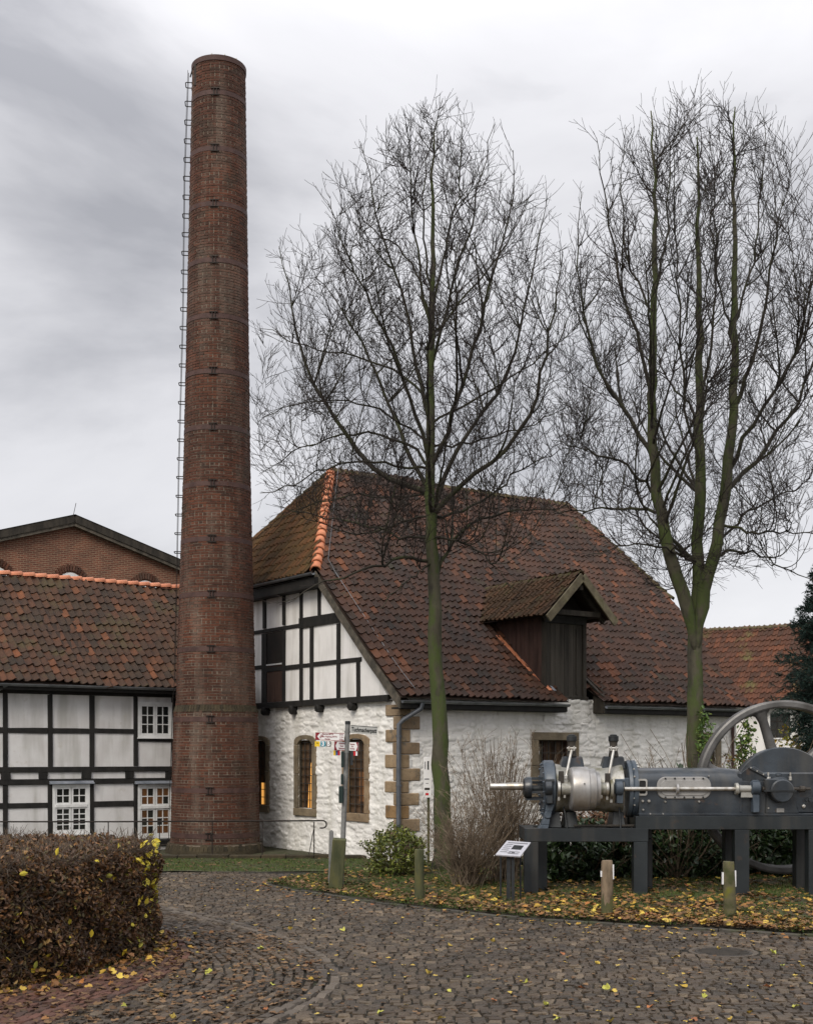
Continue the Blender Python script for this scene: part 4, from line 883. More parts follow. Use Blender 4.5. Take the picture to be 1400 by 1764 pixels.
# template: x tangent, -y outward
front = (-np.sin(a)*1 > .2) & (abs(np.cos(a)) < .75)
pk = np.where(front & (B[:, 1] > .3), abs(B[:, 1]-2.6)+abs(np.cos(a))*1.5, 1e6); order = np.argsort(pk); pi_, ri_ = order[:290], order[290:]
me = bpy.data.meshes.new('brick'); me.from_pydata(BV.tolist(), [], BF); me.materials.append(m_brick)
for i in pi_:
    X = tan[i]*B[i, 3]; Yv = -rad[i]*.03; p = base[i]
    share('brick', me, ch, Matrix([[-X[0], Yv[0], 0, p[0]], [-X[1], Yv[1], 0, p[1]], [0, 0, B[i, 4]-.0175, p[2]], [0, 0, 0, 1]]))
V = base[ri_][:, None]+BV[None, :, 0:1]*(-tan[ri_]*B[ri_, 3:4])[:, None]+BV[None, :, 1:2]*(-rad[ri_]*.03)[:, None]
V[..., 2] += BV[None, :, 2]*(B[ri_, 4]-.0175)[:, None]
Fq = (np.array(BF)[None]+(np.arange(len(ri_))*8)[:, None, None]).reshape(-1, 4)
mesh_obj('bricks', V.reshape(-1, 3), Fq, m_brick, ch, kind='stuff')
# soldier rings: plinth top and ledge
def ring_bricks(z0, z1, r0, r1, n, m, nm):
    b_ = MB()
    for k in range(n):
        a_ = k/n*2*PI; w_ = 2*PI*r0/n-.012; t_ = np.array((-math.sin(a_), math.cos(a_), 0)); ro = np.array((math.cos(a_), math.sin(a_), 0)); o_ = np.array((cxo(z0), 0, 0))
        j = random.uniform(-.008, .008)
        p = [o_+ro*(r0+j)-t_*w_/2, o_+ro*(r0+j)+t_*w_/2, o_+ro*(r0-.3)+t_*w_/2, o_+ro*(r0-.3)-t_*w_/2]
        q = [o_+ro*(r1+j)-t_*w_/2, o_+ro*(r1+j)+t_*w_/2, o_+ro*(r0-.3)+t_*w_/2, o_+ro*(r0-.3)-t_*w_/2]
        b_.add([x+(0, 0, z0) for x in p]+[x+(0, 0, z1) for x in q], [(0,3,2,1),(4,5,6,7),(0,1,5,4),(1,2,6,5),(2,3,7,6),(3,0,4,7)])
    return b_.build(nm, m, ch, kind='stuff')
ring_bricks(.12, .30, 1.37, 1.31, 78, m_moss, 'plinth_bricks'); ring_bricks(3.93, 4.12, 1.185, 1.125, 88, m_moss, 'ledge_bricks')
b = MB().lathe((0,0,0), (0,0,1), [(0, 1.40), (.125, 1.38)], 40); b.build('plinth', m_moss, ch)
for z in (.53, 1.77, 3.72, 5.65, 7.15, 8.67, 10.2, 11.76, 13.3, 14.83, 16.37, 17.93, 19.47, 21.03):
    r = crad(z)+.012
    bd = MB().lathe((cxo(z), 0, z-.065), (0, 0, 1), [(0, r), (.13, r-.002)], 48).build('iron_band', m_rust, ch); smooth_by_angle(bd)
    ac = -PI/2+.02; c = np.array((cxo(z)+math.cos(ac)*r, math.sin(ac)*r, z))
    MB().box((c[0]-.12, c[1]-.04, z+.080), (c[0]+.12, c[1]-.0, z+.100)).box((c[0]-.12, c[1]-.04, z-.100), (c[0]+.12, c[1]-.0, z-.080)).box((c[0]-.05, c[1]-.03, z-.08), (c[0]-.03, c[1]+.01, z+.08)).box((c[0]+.03, c[1]-.03, z-.08), (c[0]+.05, c[1]+.01, z+.08)).build('band_clamp', m_iron, bd)
b = MB().lathe((cxo(22), 0, CT-.13), (0, 0, 1), [(0, .735), (0, .762), (.14, .768), (.15, .70), (.0, .68)], 48, cap=False).build('cap_ring', m_rust, ch); smooth_by_angle(b)
for az in (-1.7, -1.2, -.7, -2.5):
    MB().tube([(cxo(22)+math.cos(az)*.72, math.sin(az)*.72, CT), (cxo(22)+math.cos(az)*.72, math.sin(az)*.72, CT+.06)], .018, 6).build('lightning_terminal', m_bright, ch)
z = 21.55
azl = PI+.12
while z > 8.4:
    r = crad(z); o_ = np.array((cxo(z), 0, z)); ro = np.array((math.cos(azl), math.sin(azl), 0)); t_ = np.array((-math.sin(azl), math.cos(azl), 0))
    pts = [o_+ro*(r-.05)-t_*.15, o_+ro*(r+.15)-t_*.15-(0,0,.0), o_+ro*(r+.175)-t_*.12, o_+ro*(r+.175)+t_*.12, o_+ro*(r+.15)+t_*.15, o_+ro*(r-.05)+t_*.15]
    MB().tube(pts, .014, 5).build('climbing_iron', m_iron, ch); z -= .525
ca = [(cxo(z)+math.cos(azl)*(crad(z)+dd), math.sin(azl)*(crad(z)+dd), z) for z, dd in ((21.9,.10),(19,.14),(15,.10),(11,.12),(8,.08),(5,.05),(4.2,.09),(2,.05),(.4,.05))]
MB().tube(ca, .009, 4).tube([(x-.0, y-.14, z) for x, y, z in ca[:6]], .006, 4).build('lightning_cable', m_iron, ch)
MB().tube([(cxo(22)-.80, -.05, CT-.25), (cxo(22)-.70, -.15, CT-.02)], .02, 5).box((cxo(22)-.62, -.5, CT-.7), (cxo(22)-.56, -.46, CT-.1)).build('cable_bracket', m_iron, ch)

# ---------------------------------------------------------------- mossy edging wall and railing
ed = thing('stone_edging', 'low mossy stone edging below the railing in front of the chimney', 'edging', (-5, 33.9, 0))
x = -11.
while x < -1.5:
    l_ = random.uniform(.5, .9); MB().box((x+.01, 33.72, -.03), (x+l_-.01, 34.05, .10+random.uniform(-.012, .015))).build('edging_stone', m_moss, ed, (-5, 33.9, 0), bevel=.015); x += l_
rl = thing('handrail', 'thin dark iron handrail with hooked end in front of the chimney', 'railing', (-5, 34.2, 0))
RY = 34.2; zt = P(0, 1415.5, RY)[2]; xe = P(556, 0, RY)[0]
pts = [(-14, RY, zt), (-8, RY, zt), (xe, RY, zt+.03)]+[(xe+.10*math.sin(t), RY, zt+.03-.10+.10*math.cos(t)) for t in np.linspace(.3, PI, 8)]+[(xe-.08, RY, zt-.17)]
MB().tube(pts, .021, 7).build('rail', m_iron, rl, (-5, 34.2, 0))
for px in (-70, 12, 91, 187, 275, 366, 452, 541):
    x = P(px, 0, RY)[0]; MB().tube([(x, RY, 0), (x, RY, zt)], .016, 6).build('baluster', m_iron, rl, (-5, 34.2, 0))
x = P(541, 0, RY)[0]; MB().tube([(x-.15, RY-.1, 0), (x-.1, RY-.05, .25), (x-.01, RY, .75)], .012, 5).build('stay', m_iron, rl, (-5, 34.2, 0))

# ---------------------------------------------------------------- trees
def grow(starts, dirs, lens, K, trop, jit, r, out=None, ob=0.):
    N_ = len(starts); Pp = np.zeros((N_, K, 3)); Pp[:, 0] = starts; D = dirs.copy(); step = (lens/(K-1))[:, None]
    for i in range(1, K):
        D = D+r.normal(0, jit, D.shape)+np.array((0, 0, trop)); D /= np.linalg.norm(D, axis=1)[:, None]; Pp[:, i] = Pp[:, i-1]+D*step
    return Pp
def children(PP, RR, per, t0, t1, ang, r, lenf, thin):
    """sample child starts on parents (N,K,3)"""
    N_, K, _ = PP.shape; cnt = np.asarray(per); par = np.repeat(np.arange(N_), cnt); M_ = len(par)
    t = r.uniform(t0, t1, M_); f = t*(K-1); i = np.minimum(f.astype(int), K-2); w_ = (f-i)[:, None]
    p = PP[par, i]*(1-w_)+PP[par, i+1]*w_; tg = PP[par, i+1]-PP[par, i]; tg /= np.linalg.norm(tg, axis=1)[:, None]+1e-9
    rad_ = RR[par, i]*(1-w_[:, 0])+RR[par, i+1]*w_[:, 0]
    q = r.normal(size=(M_, 3)); q -= (q*tg).sum(1)[:, None]*tg; q /= np.linalg.norm(q, axis=1)[:, None]
    a_ = r.normal(ang, .14, M_)[:, None]; d_ = tg*np.cos(a_)+q*np.sin(a_)
    return p, d_, par, t, rad_
def taper(r0, K, tip=.25): return r0[:, None]*np.linspace(1, tip, K)[None]
def bare_tree(nm, label, base, leaders, limbs, env, seed, group, nsec=150, nter=1050):
    """leaders / limbs: (points, r0, r1); env: rows (z, crown radius), centred on (cx, cy). Limbs, boughs and branchlets
    grow towards points spread through the crown, each leaving the nearest wood below it."""
    r = np.random.default_rng(seed); root = thing(nm, label, 'tree', base, 0., group); base = np.array(base)
    b_ = MB(); leadP = []; cx, cy, prof = env['cx'], env['cy'], np.array(env['prof'])
    for pts, r0, r1 in leaders:
        K = 34; d0 = np.r_[0, np.cumsum(np.linalg.norm(np.diff(pts, axis=0), axis=1))]; t = np.linspace(0, d0[-1], K)
        q = np.stack([np.interp(t, d0, pts[:, i]) for i in range(3)], 1)
        for _ in range(3): q[1:-1] = (q[:-2]+2*q[1:-1]+q[2:])/4
        q[2:] += r.normal(0, .02, (K-2, 3))
        rr = r0+(r1-r0)*(np.linspace(0, 1, K)**1.1)
        if q[0][2] < .5: rr = rr*(1+.55*np.exp(-(q[:, 2])/.3))
        if q[0][2] > 1: rr = rr*np.clip(.35+np.linspace(0, 1, K)*7, .35, 1)
        rr = rr*(1+r.normal(0, .025, K))
        b_.tube(q, rr, 14); leadP.append((q, rr))
    V = b_.v[0]; ph = np.arctan2(V[:, 1]-base[1], V[:, 0]-base[0]); fl = np.clip(1-V[:, 2]/.7, 0, 1)*.05*np.sin(ph*5+1); V[:, 0] += np.cos(ph)*fl; V[:, 1] += np.sin(ph)*fl
    b_.build('trunk', m_bark, root, base, smooth=True)
    K = 16; LQ = np.vstack([q[4:] for q, _ in leadP])
    W = []; WR = []       # wood so far
    for pts, r0, r1 in limbs:
        pts = np.array(pts); pts[0] = LQ[np.argmin(((LQ-pts[0])**2).sum(1))]
        d0 = np.r_[0, np.cumsum(np.linalg.norm(np.diff(pts, axis=0), axis=1))]; t = np.linspace(0, d0[-1], K)
        q = np.stack([np.interp(t, d0, pts[:, i]) for i in range(3)], 1)
        for _ in range(2): q[1:-1] = (q[:-2]+2*q[1:-1]+q[2:])/4
        q[1:] += r.normal(0, .03, (K-1, 3)); W.append(q); WR.append(np.linspace(r0, r1, K))
    def targets(n, lo, hi):
        z = r.uniform(prof[0, 0], prof[-1, 0], n*6); R_ = np.interp(z, prof[:, 0], prof[:, 1]); k = r.uniform(0, prof[:, 1].max(), n*6) < R_+.25; z, R_ = z[k][:n], R_[k][:n]
        a = r.uniform(0, 2*PI, len(z)); f = np.sqrt(r.uniform(lo*lo, hi*hi, len(z))); return np.c_[cx+np.cos(a)*f*R_, cy+np.sin(a)*f*R_, z]
    def attach(T, PT, TG, RD, minrise, cap_l, wob, K, trend):
        """curves from the wood samples PT (tangents TG, radii RD) to the targets T"""
        out = []; rs = []
        for T_ in T:
            d_ = T_-PT; h_ = np.hypot(d_[:, 0], d_[:, 1]); cost = np.linalg.norm(d_, axis=1)+3.*np.clip(minrise*h_+.25-d_[:, 2], 0, 9)
            i = int(np.argmin(cost+r.uniform(0, .25, len(cost)))); p = PT[i]; L = np.linalg.norm(T_-p)
            if L < .3 or L > cap_l: continue
            o_ = T_-p; o_[2] = 0; o_ /= np.linalg.norm(o_)+1e-6
            c1 = p+(TG[i]*.45+o_*.6)*L*.36; c2 = T_-(o_*.35+np.array((0, 0, trend)))*L*.33
            t = np.linspace(0, 1, K)[:, None]; q = (1-t)**3*p+3*(1-t)**2*t*c1+3*(1-t)*t*t*c2+t**3*T_
            q[1:] += np.cumsum(r.normal(0, wob*L/K, (K-1, 3)), 0)*.8; out.append(q); rs.append((min(RD[i]*.75, .010+.0098*L), L))
        return np.array(out), np.array(rs)
    def samples(Q, RR):
        TG = np.gradient(Q, axis=1); TG /= np.linalg.norm(TG, axis=2, keepdims=True)+1e-9; return Q[:, 2:-1].reshape(-1, 3), TG[:, 2:-1].reshape(-1, 3), RR[:, 2:-1].reshape(-1)
    LK = np.concatenate([np.stack([q[k:k+16] for k in (6, 18)]) for q, _ in leadP]); LKR = np.concatenate([np.stack([rr[k:k+16] for k in (6, 18)]) for _, rr in leadP])
    # boughs straight from leaders and limbs to the shell
    PT, TG, RD = samples(np.concatenate([LK, np.array(W)]), np.concatenate([LKR, np.array(WR)])); ok = PT[:, 2] > env['z0']
    Q, rs = attach(targets(nsec, .45, 1.), PT[ok], TG[ok], RD[ok], 1.0, 9., .08, K, .75)
    QR = taper(rs[:, 0], K, .3)
    for q, rr in list(zip(W, WR))+list(zip(Q, QR)):
        V, Fq = tubes(q[None], np.asarray(rr)[None], 6); mesh_obj('limb', V-base, Fq, m_branch, root, smooth=True)
    A1 = np.concatenate([LK, np.array(W), Q]); A1R = np.concatenate([LKR, np.array(WR), QR])
    VV = []; FF = []; off = 0
    def emit(Pp, Rr, n):
        nonlocal off
        V, Fq = tubes(Pp, Rr, n); VV.append(V); FF.append(Fq+off); off += len(V)
    PT, TG, RD = samples(A1, A1R); ok = PT[:, 2] > env['z0']; K2 = 9
    P2, rs = attach(targets(nter, .15, 1.03), PT[ok], TG[ok], RD[ok], .65, 3.6, .11, K2, .70); R2 = taper(np.minimum(rs[:, 0]*1.25, .013), K2, .4); emit(P2, R2, 4)
    # twigs
    B1 = np.concatenate([np.array(W), Q]); B1R = np.concatenate([np.array(WR), QR]); l1 = np.linalg.norm(np.diff(B1, axis=1), axis=2).sum(1)
    p, d_, par, t, rad_ = children(B1, B1R, np.maximum(2, (l1*3.5).astype(int)), .25, 1., .62, r, None, None); L3 = r.uniform(.25, .75, len(p)); K3 = 6
    P3a = grow(p, d_, L3, K3, .055, .085, r); l2 = rs[:, 1]
    p, d_, par, t, rad_ = children(P2, R2, np.maximum(3, (l2*5.4).astype(int)), .15, 1., .74, r, None, None); L3b = np.clip(r.uniform(.2, .85, len(p))*(1.2-.4*t), .15, .9)
    P3 = np.concatenate([P3a, grow(p, d_, L3b, K3, .055, .085, r)]); L3 = np.r_[L3, L3b]; R3 = taper(.0048+.0030*L3, K3, .6); emit(P3, R3, 3)
    p, d_, par, t, rad_ = children(P3, R3, np.maximum(1, (L3*4.4).astype(int)), .15, .95, .62, r, None, None)
    L4 = np.clip(L3[par]*.5*r.uniform(.5, 1.2, len(p)), .08, .32); K4 = 4; P4 = grow(p, d_, L4, K4, .08, .08, r); emit(P4, np.full((len(p), K4), .0041), 3)
    V = np.concatenate(VV)-base; Fq = np.concatenate(FF); mesh_obj('crown', V, Fq, m_twig, root, kind='stuff')
    print(nm, 'twigs', len(Q), len(P2), len(P3), len(P4), 'tris', 2*len(Fq)); return root
def PL(pxs, Y, dep=0.):      # polyline from photo points at depth Y drifting by dep metres at its end
    n = len(pxs); return np.array([P(a, b, Y+dep*k/(n-1)) for k, (a, b) in enumerate(pxs)])
T1 = 29.6
base1 = G(760, 1505); base1 = np.array([(765-700)/F*T1, T1, 0.])
lead1 = [(np.vstack([base1+(0,0,-.1), PL([(762,1400),(757,1250),(751,1100),(745,970),(740,870),(740,700),(745,480),(743,345),(746,225)], T1)]), .215, .016)]
lm1 = []
low = [([(737,905),(690,900),(620,925),(560,905),(500,880)], .03, .5), ([(736,850),(680,860),(600,850),(530,870),(460,905)], .03, 1.5), ([(742,960),(720,990),(690,1010),(650,1050)], .025, -1.5), ([(745,930),(790,930),(840,960),(880,1010)], .03, -1.), ([(738,760),(680,720),(610,690),(520,690),(455,720)], .03, -1.), ([(745,780),(820,760),(900,740),(980,700)], .03, 1.)]
for pts, r0, dep in low: lm1.append((PL(pts, T1, dep), r0*.95, .007))
for pts, r0, dep in (([(735,860),(690,838),(642,814),(571,717),(523,620),(496,487),(479,425)], .075, 1.),
    ([(732,840),(691,761),(669,686),(598,540),(545,474)], .06, 2.), ([(737,790),(717,708),(669,584),(616,482),(563,345)], .06, -1.5),
    ([(738,720),(722,650),(695,518),(660,407),(632,300),(622,240)], .055, 1.), ([(741,600),(735,518),(713,385),(700,215)], .045, -1.),
    ([(748,880),(768,850),(810,818),(868,790),(894,752),(934,650),(960,518),(972,430)], .075, -1.), ([(744,870),(757,827),(815,730),(872,672),(907,518),(945,330)], .065, 1.5),
    ([(744,800),(766,761),(806,628),(828,540),(880,380),(888,255)], .06, -1.8), ([(742,660),(753,584),(784,474),(815,363),(850,215)], .05, 1.2),
    ([(738,950),(700,955),(630,980),(545,1010),(490,1040)], .045, -1.), ([(744,1000),(765,960),(800,900),(860,885),(930,872),(990,890)], .05, 1.),
    ([(733,800),(700,757),(600,742),(520,770),(445,815)], .04, 1.), ([(738,820),(670,800),(600,790),(520,830),(450,850)], .035, -2.),
    ([(742,905),(800,880),(850,850),(905,800),(985,770)], .04, 2.), ([(738,700),(690,640),(600,610),(520,600),(450,565)], .035, 2.),
    ([(745,740),(800,700),(880,650),(950,600),(1000,560)], .035, -2.), ([(737,930),(690,925),(620,900),(560,890),(470,870)], .035, 1.5),
    ([(741,560),(720,480),(690,420),(640,400),(600,330)], .035, 2.), ([(743,520),(770,420),(790,330),(795,200)], .035, -.5), ([(744,560),(810,500),(870,430),(920,330)], .035, 1.), ([(742,480),(725,380),(735,280),(760,170)], .03, .8)):
    lm1.append((PL(pts, T1, dep), r0*.95, .007))
bare_tree('bare_tree', 'bare leafless tree with a single mossy trunk in front of the quoined corner', base1, lead1, lm1, dict(z0=7.0, cx=(738-700)/F*T1, cy=T1, prof=[(7.6,.8),(8.5,2.8),(9.3,3.8),(10.8,4.1),(12.2,3.85),(13.5,3.5),(14.7,2.85),(15.9,2.0),(17.0,1.0),(17.7,.15)]), 11, 'bare trees in front of the white building')
T2 = 28.9
base2 = np.array([(1196-700)/F*T2, T2, 0.])
lead2 = [(np.vstack([base2+(0,0,-.1), PL([(1196,1400),(1197,1250),(1197,1120),(1200,1048),(1203,910),(1205,692),(1202,474),(1202,320),(1200,235)], T2, .3)]), .225, .016),
         (PL([(1197,1130),(1190,1070),(1176,1022),(1153,960),(1125,817),(1123,649),(1128,443),(1126,270),(1120,190)], T2, -.6), .165, .014),
         (PL([(1198,1130),(1204,1070),(1213,1022),(1228,960),(1250,848),(1265,661),(1265,474),(1264,300),(1264,185)], T2, -.3), .165, .014)]
lm2 = []
for pts, r0, dep in (([(1125,895),(1053,876),(1000,880),(950,885)], .04, 1.), ([(1120,850),(1080,800),(1022,780),(950,755)], .04, -1.), ([(1123,790),(1100,740),(1022,630),(991,474),(1000,325)], .055, .8),
    ([(1124,700),(1100,600),(1066,486),(1041,349),(1028,235)], .05, -1.), ([(1245,860),(1265,830),(1297,798),(1365,711),(1410,610),(1440,450)], .06, 1.), ([(1248,900),(1290,920),(1340,915),(1420,925)], .035, -1.),
    ([(1235,955),(1270,945),(1320,960),(1410,1010)], .035, 1.), ([(1263,720),(1280,670),(1309,567),(1334,412),(1359,300)], .05, -1.), ([(1252,830),(1300,720),(1370,620),(1400,480),(1420,330)], .05, -2.),
    ([(1203,720),(1180,680),(1150,660),(1130,600),(1100,560)], .03, 1.), ([(1204,700),(1225,600),(1235,480),(1230,330),(1222,220)], .035, 1.5), ([(1203,800),(1180,700),(1170,560),(1165,420),(1160,250)], .035, -1.5),
    ([(1127,560),(1080,450),(1070,330),(1075,220)], .03, 2.), ([(1127,520),(1150,400),(1155,300),(1150,190)], .03, .5), ([(1265,560),(1300,450),(1310,330),(1320,200)], .03, 1.), ([(1205,960),(1150,945),(1080,935),(1010,960)], .03, -1.5),
    ([(1265,620),(1240,500),(1225,400),(1215,300)], .03, -1.), ([(1230,940),(1290,880),(1350,850),(1430,820)], .035, 2.)):
    lm2.append((PL(pts, T2, dep), r0*1., .007))
bare_tree('bare_tree', 'bare tree forking into three mossy leaders behind the engine', base2, lead2, lm2, dict(z0=6.6, cx=(1208-700)/F*T2, cy=T2, prof=[(6.6,.8),(7.8,2.2),(8.9,3.3),(10.6,3.35),(13.0,3.15),(14.7,2.8),(15.9,2.2),(16.7,1.6),(17.2,.9),(17.5,.3)]), 23, 'bare trees in front of the white building')

# ---------------------------------------------------------------- hedge
hc = np.array(HEDGE); HTOP = 1.56
hd = thing('clipped_hedge', 'clipped brown autumn hedge with yellow leaves at its right end', 'hedge', (-6, 16.5, 0)); HO = (-6, 16.5, 0)
ctr = hc.mean(0)
def shrink(p, d_): v = p-ctr; return ctr+v*(1-d_/np.linalg.norm(v, axis=1))[:, None]
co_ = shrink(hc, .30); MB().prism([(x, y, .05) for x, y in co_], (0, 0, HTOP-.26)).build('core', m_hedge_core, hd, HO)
edge = np.vstack([hc, hc[:1]]); seg = np.diff(edge, axis=0); sl_ = np.linalg.norm(seg, axis=1); sl_[6:] *= .35   # back side thinner
def on_side(n, r=rng):
    k = r.choice(len(seg), n, p=sl_/sl_.sum()); t = r.uniform(0, 1, n)[:, None]; p = edge[k]+seg[k]*t
    nn = np.stack([seg[k, 1], -seg[k, 0]], 1)/np.linalg.norm(seg[k], axis=1)[:, None]
    return p, nn
nS, nT = 42000, 15000
p, nn = on_side(nS); zz = HTOP*rng.uniform(0, 1, nS)**.9; dpt = rng.exponential(.07, nS)-.03-.06*np.sin(zz*5+p[:, 0]*3)*np.sin(p[:, 1]*4+zz*3)-.05*np.sin(p[:, 0]*9+zz*7)+.06*np.clip(.5-zz, 0, .5)
pos = np.c_[p-nn*dpt[:, None]-nn*(.26*np.clip((zz-HTOP+.35)/.35, 0, 1)**2)[:, None], zz]
bx = rng.uniform(hc[:, 0].min(), hc[:, 0].max(), nT*3); by = rng.uniform(hc[:, 1].min(), hc[:, 1].max(), nT*3); kk = inpoly(bx, by, HEDGE); bx, by = bx[kk][:nT], by[kk][:nT]
ed_d = polydist(bx, by, [tuple(q) for q in edge]); zt_ = HTOP+.01+.05*np.sin(bx*3)*np.sin(by*2.3)+.03*np.sin(bx*8+by*5)-.22*(np.clip(.35-ed_d, 0, .35)/.35)**1.5-rng.exponential(.05, len(bx))
pos = np.vstack([pos, np.c_[bx, by, zt_]]); X, Y, Z = rand_frames(len(pos)); V, Fq = inst(LEAF_V, LEAF_F, pos, X, Y, Z, rng.uniform(.045, .085, len(pos)))
mesh_obj('leaves', V-np.array(HO), Fq, m_hedge, hd, kind='stuff')
# twigs poking out of top and sides
nt_ = 5200; p, nn = on_side(nt_); zz = rng.uniform(.1, HTOP, nt_); st_ = np.c_[p-nn*.1, zz]; dd = np.c_[nn, rng.uniform(-.1, .8, nt_)]+rng.normal(0, .55, (nt_, 3))
q = rng.integers(0, len(bx), 7000); st_ = np.vstack([st_, np.c_[bx[q], by[q], np.full(7000, HTOP-.10)]]); dd = np.vstack([dd, rng.normal(0, .8, (7000, 3))+(0, 0, .55)]); dd /= np.linalg.norm(dd, axis=1)[:, None]
PT = grow(st_, dd, rng.uniform(.12, .30, len(st_)), 4, .03, .22, rng); V, Fq = tubes(PT, np.full(PT.shape[:2], .0048)*np.linspace(1.2, .6, 4)[None], 3)
mesh_obj('twigs', V-np.array(HO), Fq, m_twig_h, hd, kind='stuff')
# yellow leaves, gathered at the right end, a few scattered
ny = 900; wgt = rng.uniform(0, 1, ny*8); p, nn = on_side(ny*8); zz = HTOP*rng.uniform(.1, 1.02, ny*8)
sc = np.exp(-((p[:, 0]+3.6)**2+(p[:, 1]-18.0)**2)/.55)*np.clip(zz/HTOP, 0, 1)**1.2*.28+.030; kk = wgt < sc
pos = np.c_[p+nn*.03, zz][kk]; print('yellow', len(pos))
X, Y, Z = rand_frames(len(pos)); V, Fq = inst(LEAF_V, LEAF_F, pos, X, Y, Z, rng.uniform(.07, .12, len(pos))); mesh_obj('yellow_leaves', V-np.array(HO), Fq, m_hedge_y, hd, kind='stuff')

# ---------------------------------------------------------------- shrubs
def leafy(nm, label, cat, c, rx, ry, z0, z1, n, m, size, seed, shell=.55, group=None, stem=True, flat=0.):
    r = np.random.default_rng(seed); root = thing(nm, label, cat, (c[0], c[1], 0), 0., group)
    u = r.normal(size=(n, 3)); u /= np.linalg.norm(u, axis=1)[:, None]; rr = r.uniform(shell, 1., n)**.6
    lump = 1+.18*np.sin(u[:, 0]*5+seed)*np.sin(u[:, 1]*4+u[:, 2]*6)+.12*np.sin(u[:, 2]*9+seed*2+u[:, 0]*7)
    zc, hz = (z0+z1)/2, (z1-z0)/2; pos = np.c_[u[:, 0]*rx*rr*lump, u[:, 1]*ry*rr*lump, zc+u[:, 2]*hz*rr*lump]; pos = pos[pos[:, 2] > .03]
    X, Y, Z = rand_frames(len(pos), .3, r); V, Fq = inst(LEAF_V, LEAF_F, pos, X, Y, Z, r.uniform(size*.6, size*1.3, len(pos))); mesh_obj('foliage', V, Fq, m, root, kind='stuff')
    if stem:
        k = 60; s0 = np.c_[r.normal(0, rx*.15, k), r.normal(0, ry*.15, k), np.zeros(k)]; q = r.normal(size=(k, 3))*(.5, .5, .2)+(0, 0, 1); q /= np.linalg.norm(q, axis=1)[:, None]
        PT = grow(s0, q, r.uniform(.6, 1., k)*z1, 7, .0, .12, r); V, Fq = tubes(PT, np.full(PT.shape[:2], .007), 4); mesh_obj('stems', V, Fq, m_shrub_stem, root, kind='stuff')
    return root
def twiggy(nm, label, c, h_, spread, n, seed, m=m_shrub_stem, r0=.007, droop=0.):
    r = np.random.default_rng(seed); root = thing(nm, label, 'shrub', (c[0], c[1], 0)); s0 = np.c_[r.normal(0, .16, n), r.normal(0, .14, n), np.full(n, .05)]
    q = np.c_[r.normal(0, spread, n), r.normal(0, spread, n), np.ones(n)]; q /= np.linalg.norm(q, axis=1)[:, None]
    L1 = h_*r.uniform(.55, 1.08, n); P1 = grow(s0, q, L1, 9, droop, .07, r); R1 = taper(np.full(n, r0), 9, .4); V1, F1 = tubes(P1, R1, 4)
    p, d_, par, t, rd = children(P1, R1, np.full(n, 5), .2, .95, .5, r, None, None); P2 = grow(p, d_, L1[par]*.35*(1.2-t), 6, .03, .12, r); R2 = taper(np.full(len(p), .0052), 6, .5); V2, F2 = tubes(P2, R2, 3)
    p, d_, par, t, rd = children(P2, R2, np.full(len(P2), 2), .2, .95, .6, r, None, None); P3 = grow(p, d_, r.uniform(.08, .3, len(p)), 4, .03, .15, r); V3, F3 = tubes(P3, np.full(P3.shape[:2], .0038), 3)
    V = np.concatenate([V1, V2, V3]); Fq = np.concatenate([F1, F2+len(V1), F3+len(V1)+len(V2)]); mesh_obj('stems', V, Fq, m, root, kind='stuff'); return root
bc = (.0, 27.6); bc = ((682-700)/F*28.2, 28.2)
leafy('leafy_bush', 'small yellow-green leafy bush at the foot of the quoined corner', 'bush', bc, .68, .6, .05, 1.18, 3600, m_bush, .075, 31, .45)
twiggy('bare_shrub', 'low bare twiggy shrub at the foot of the single-trunk tree', ((806-700)/F*26., 26.), 1.85, .36, 150, 41)
twiggy('bare_shrub', 'tall bare shrub of upright stems left of the engine', ((868-700)/F*27., 27.), 3.15, .20, 115, 43, r0=.011)
twiggy('bare_shrub', 'bare brown shrub seen behind the low engine stand', ((1010-700)/F*28.6, 28.6), 1.9, .3, 45, 47, M('dark_shrub_stem', (.06,.035,.025), (.12,.07,.05), 4, .9))
r_ = np.random.default_rng(5)
leafy('withered_hydrangea', 'withered brown flower heads behind the silver cylinder', 'shrub', ((1030-700)/F*27.6, 27.6), 1.25, .35, .7, 1.62, 1500, m_hyd, .10, 51, .3)
for px, Yy, rx, hz, lb in ((985,27.4,.85,1.25,'dark evergreen laurel under the low end of the engine stand'),(1085,28.0,.9,1.55,'dark evergreen laurel behind the step of the engine stand'),(1190,27.9,1.0,1.62,'dark evergreen laurel below the oval cover of the engine'),(1300,28.6,1.05,1.7,'dark evergreen laurel seen through the lower flywheel spokes'),(1400,28.4,1.0,1.6,'dark evergreen laurel at the right edge below the engine'),(1500,28.6,1.0,1.7,'dark evergreen laurel outside right of the engine')):
    if px < 1450: leafy('laurel_shrub', lb, 'shrub', ((px-700)/F*Yy, Yy), rx*1.15, .7, -.1, hz+.12, 4200, m_laurel, .13, 60+px, .35, 'evergreen shrubs under the engine')
leafy('climbing_plant', 'green climber growing up behind the upper left of the flywheel', 'plant', ((1284-700)/F*30.5, 30.5), .27, .25, 1.6, 3.75, 520, m_green, .12, 71, .2)
leafy('climbing_plant', 'green ivy shoots clinging to the three-leader tree trunk', 'plant', ((1213-700)/F*28.6, 28.6), .2, .2, 2.4, 3.9, 260, m_green, .10, 72, .3)
leafy('autumn_shrub', 'reddish green shrub inside the left arc of the flywheel', 'shrub', ((1262-700)/F*30., 30.), .62, .5, .8, 2.75, 900, M('mixed_leaf', (.8,.8,.8), (1.2,1.2,1.1), 4, .6, isl=[(0,(.06,.09,.02)),(.4,(.12,.15,.04)),(.7,(.20,.12,.06)),(1,(.30,.16,.06))]), .10, 73, .2)
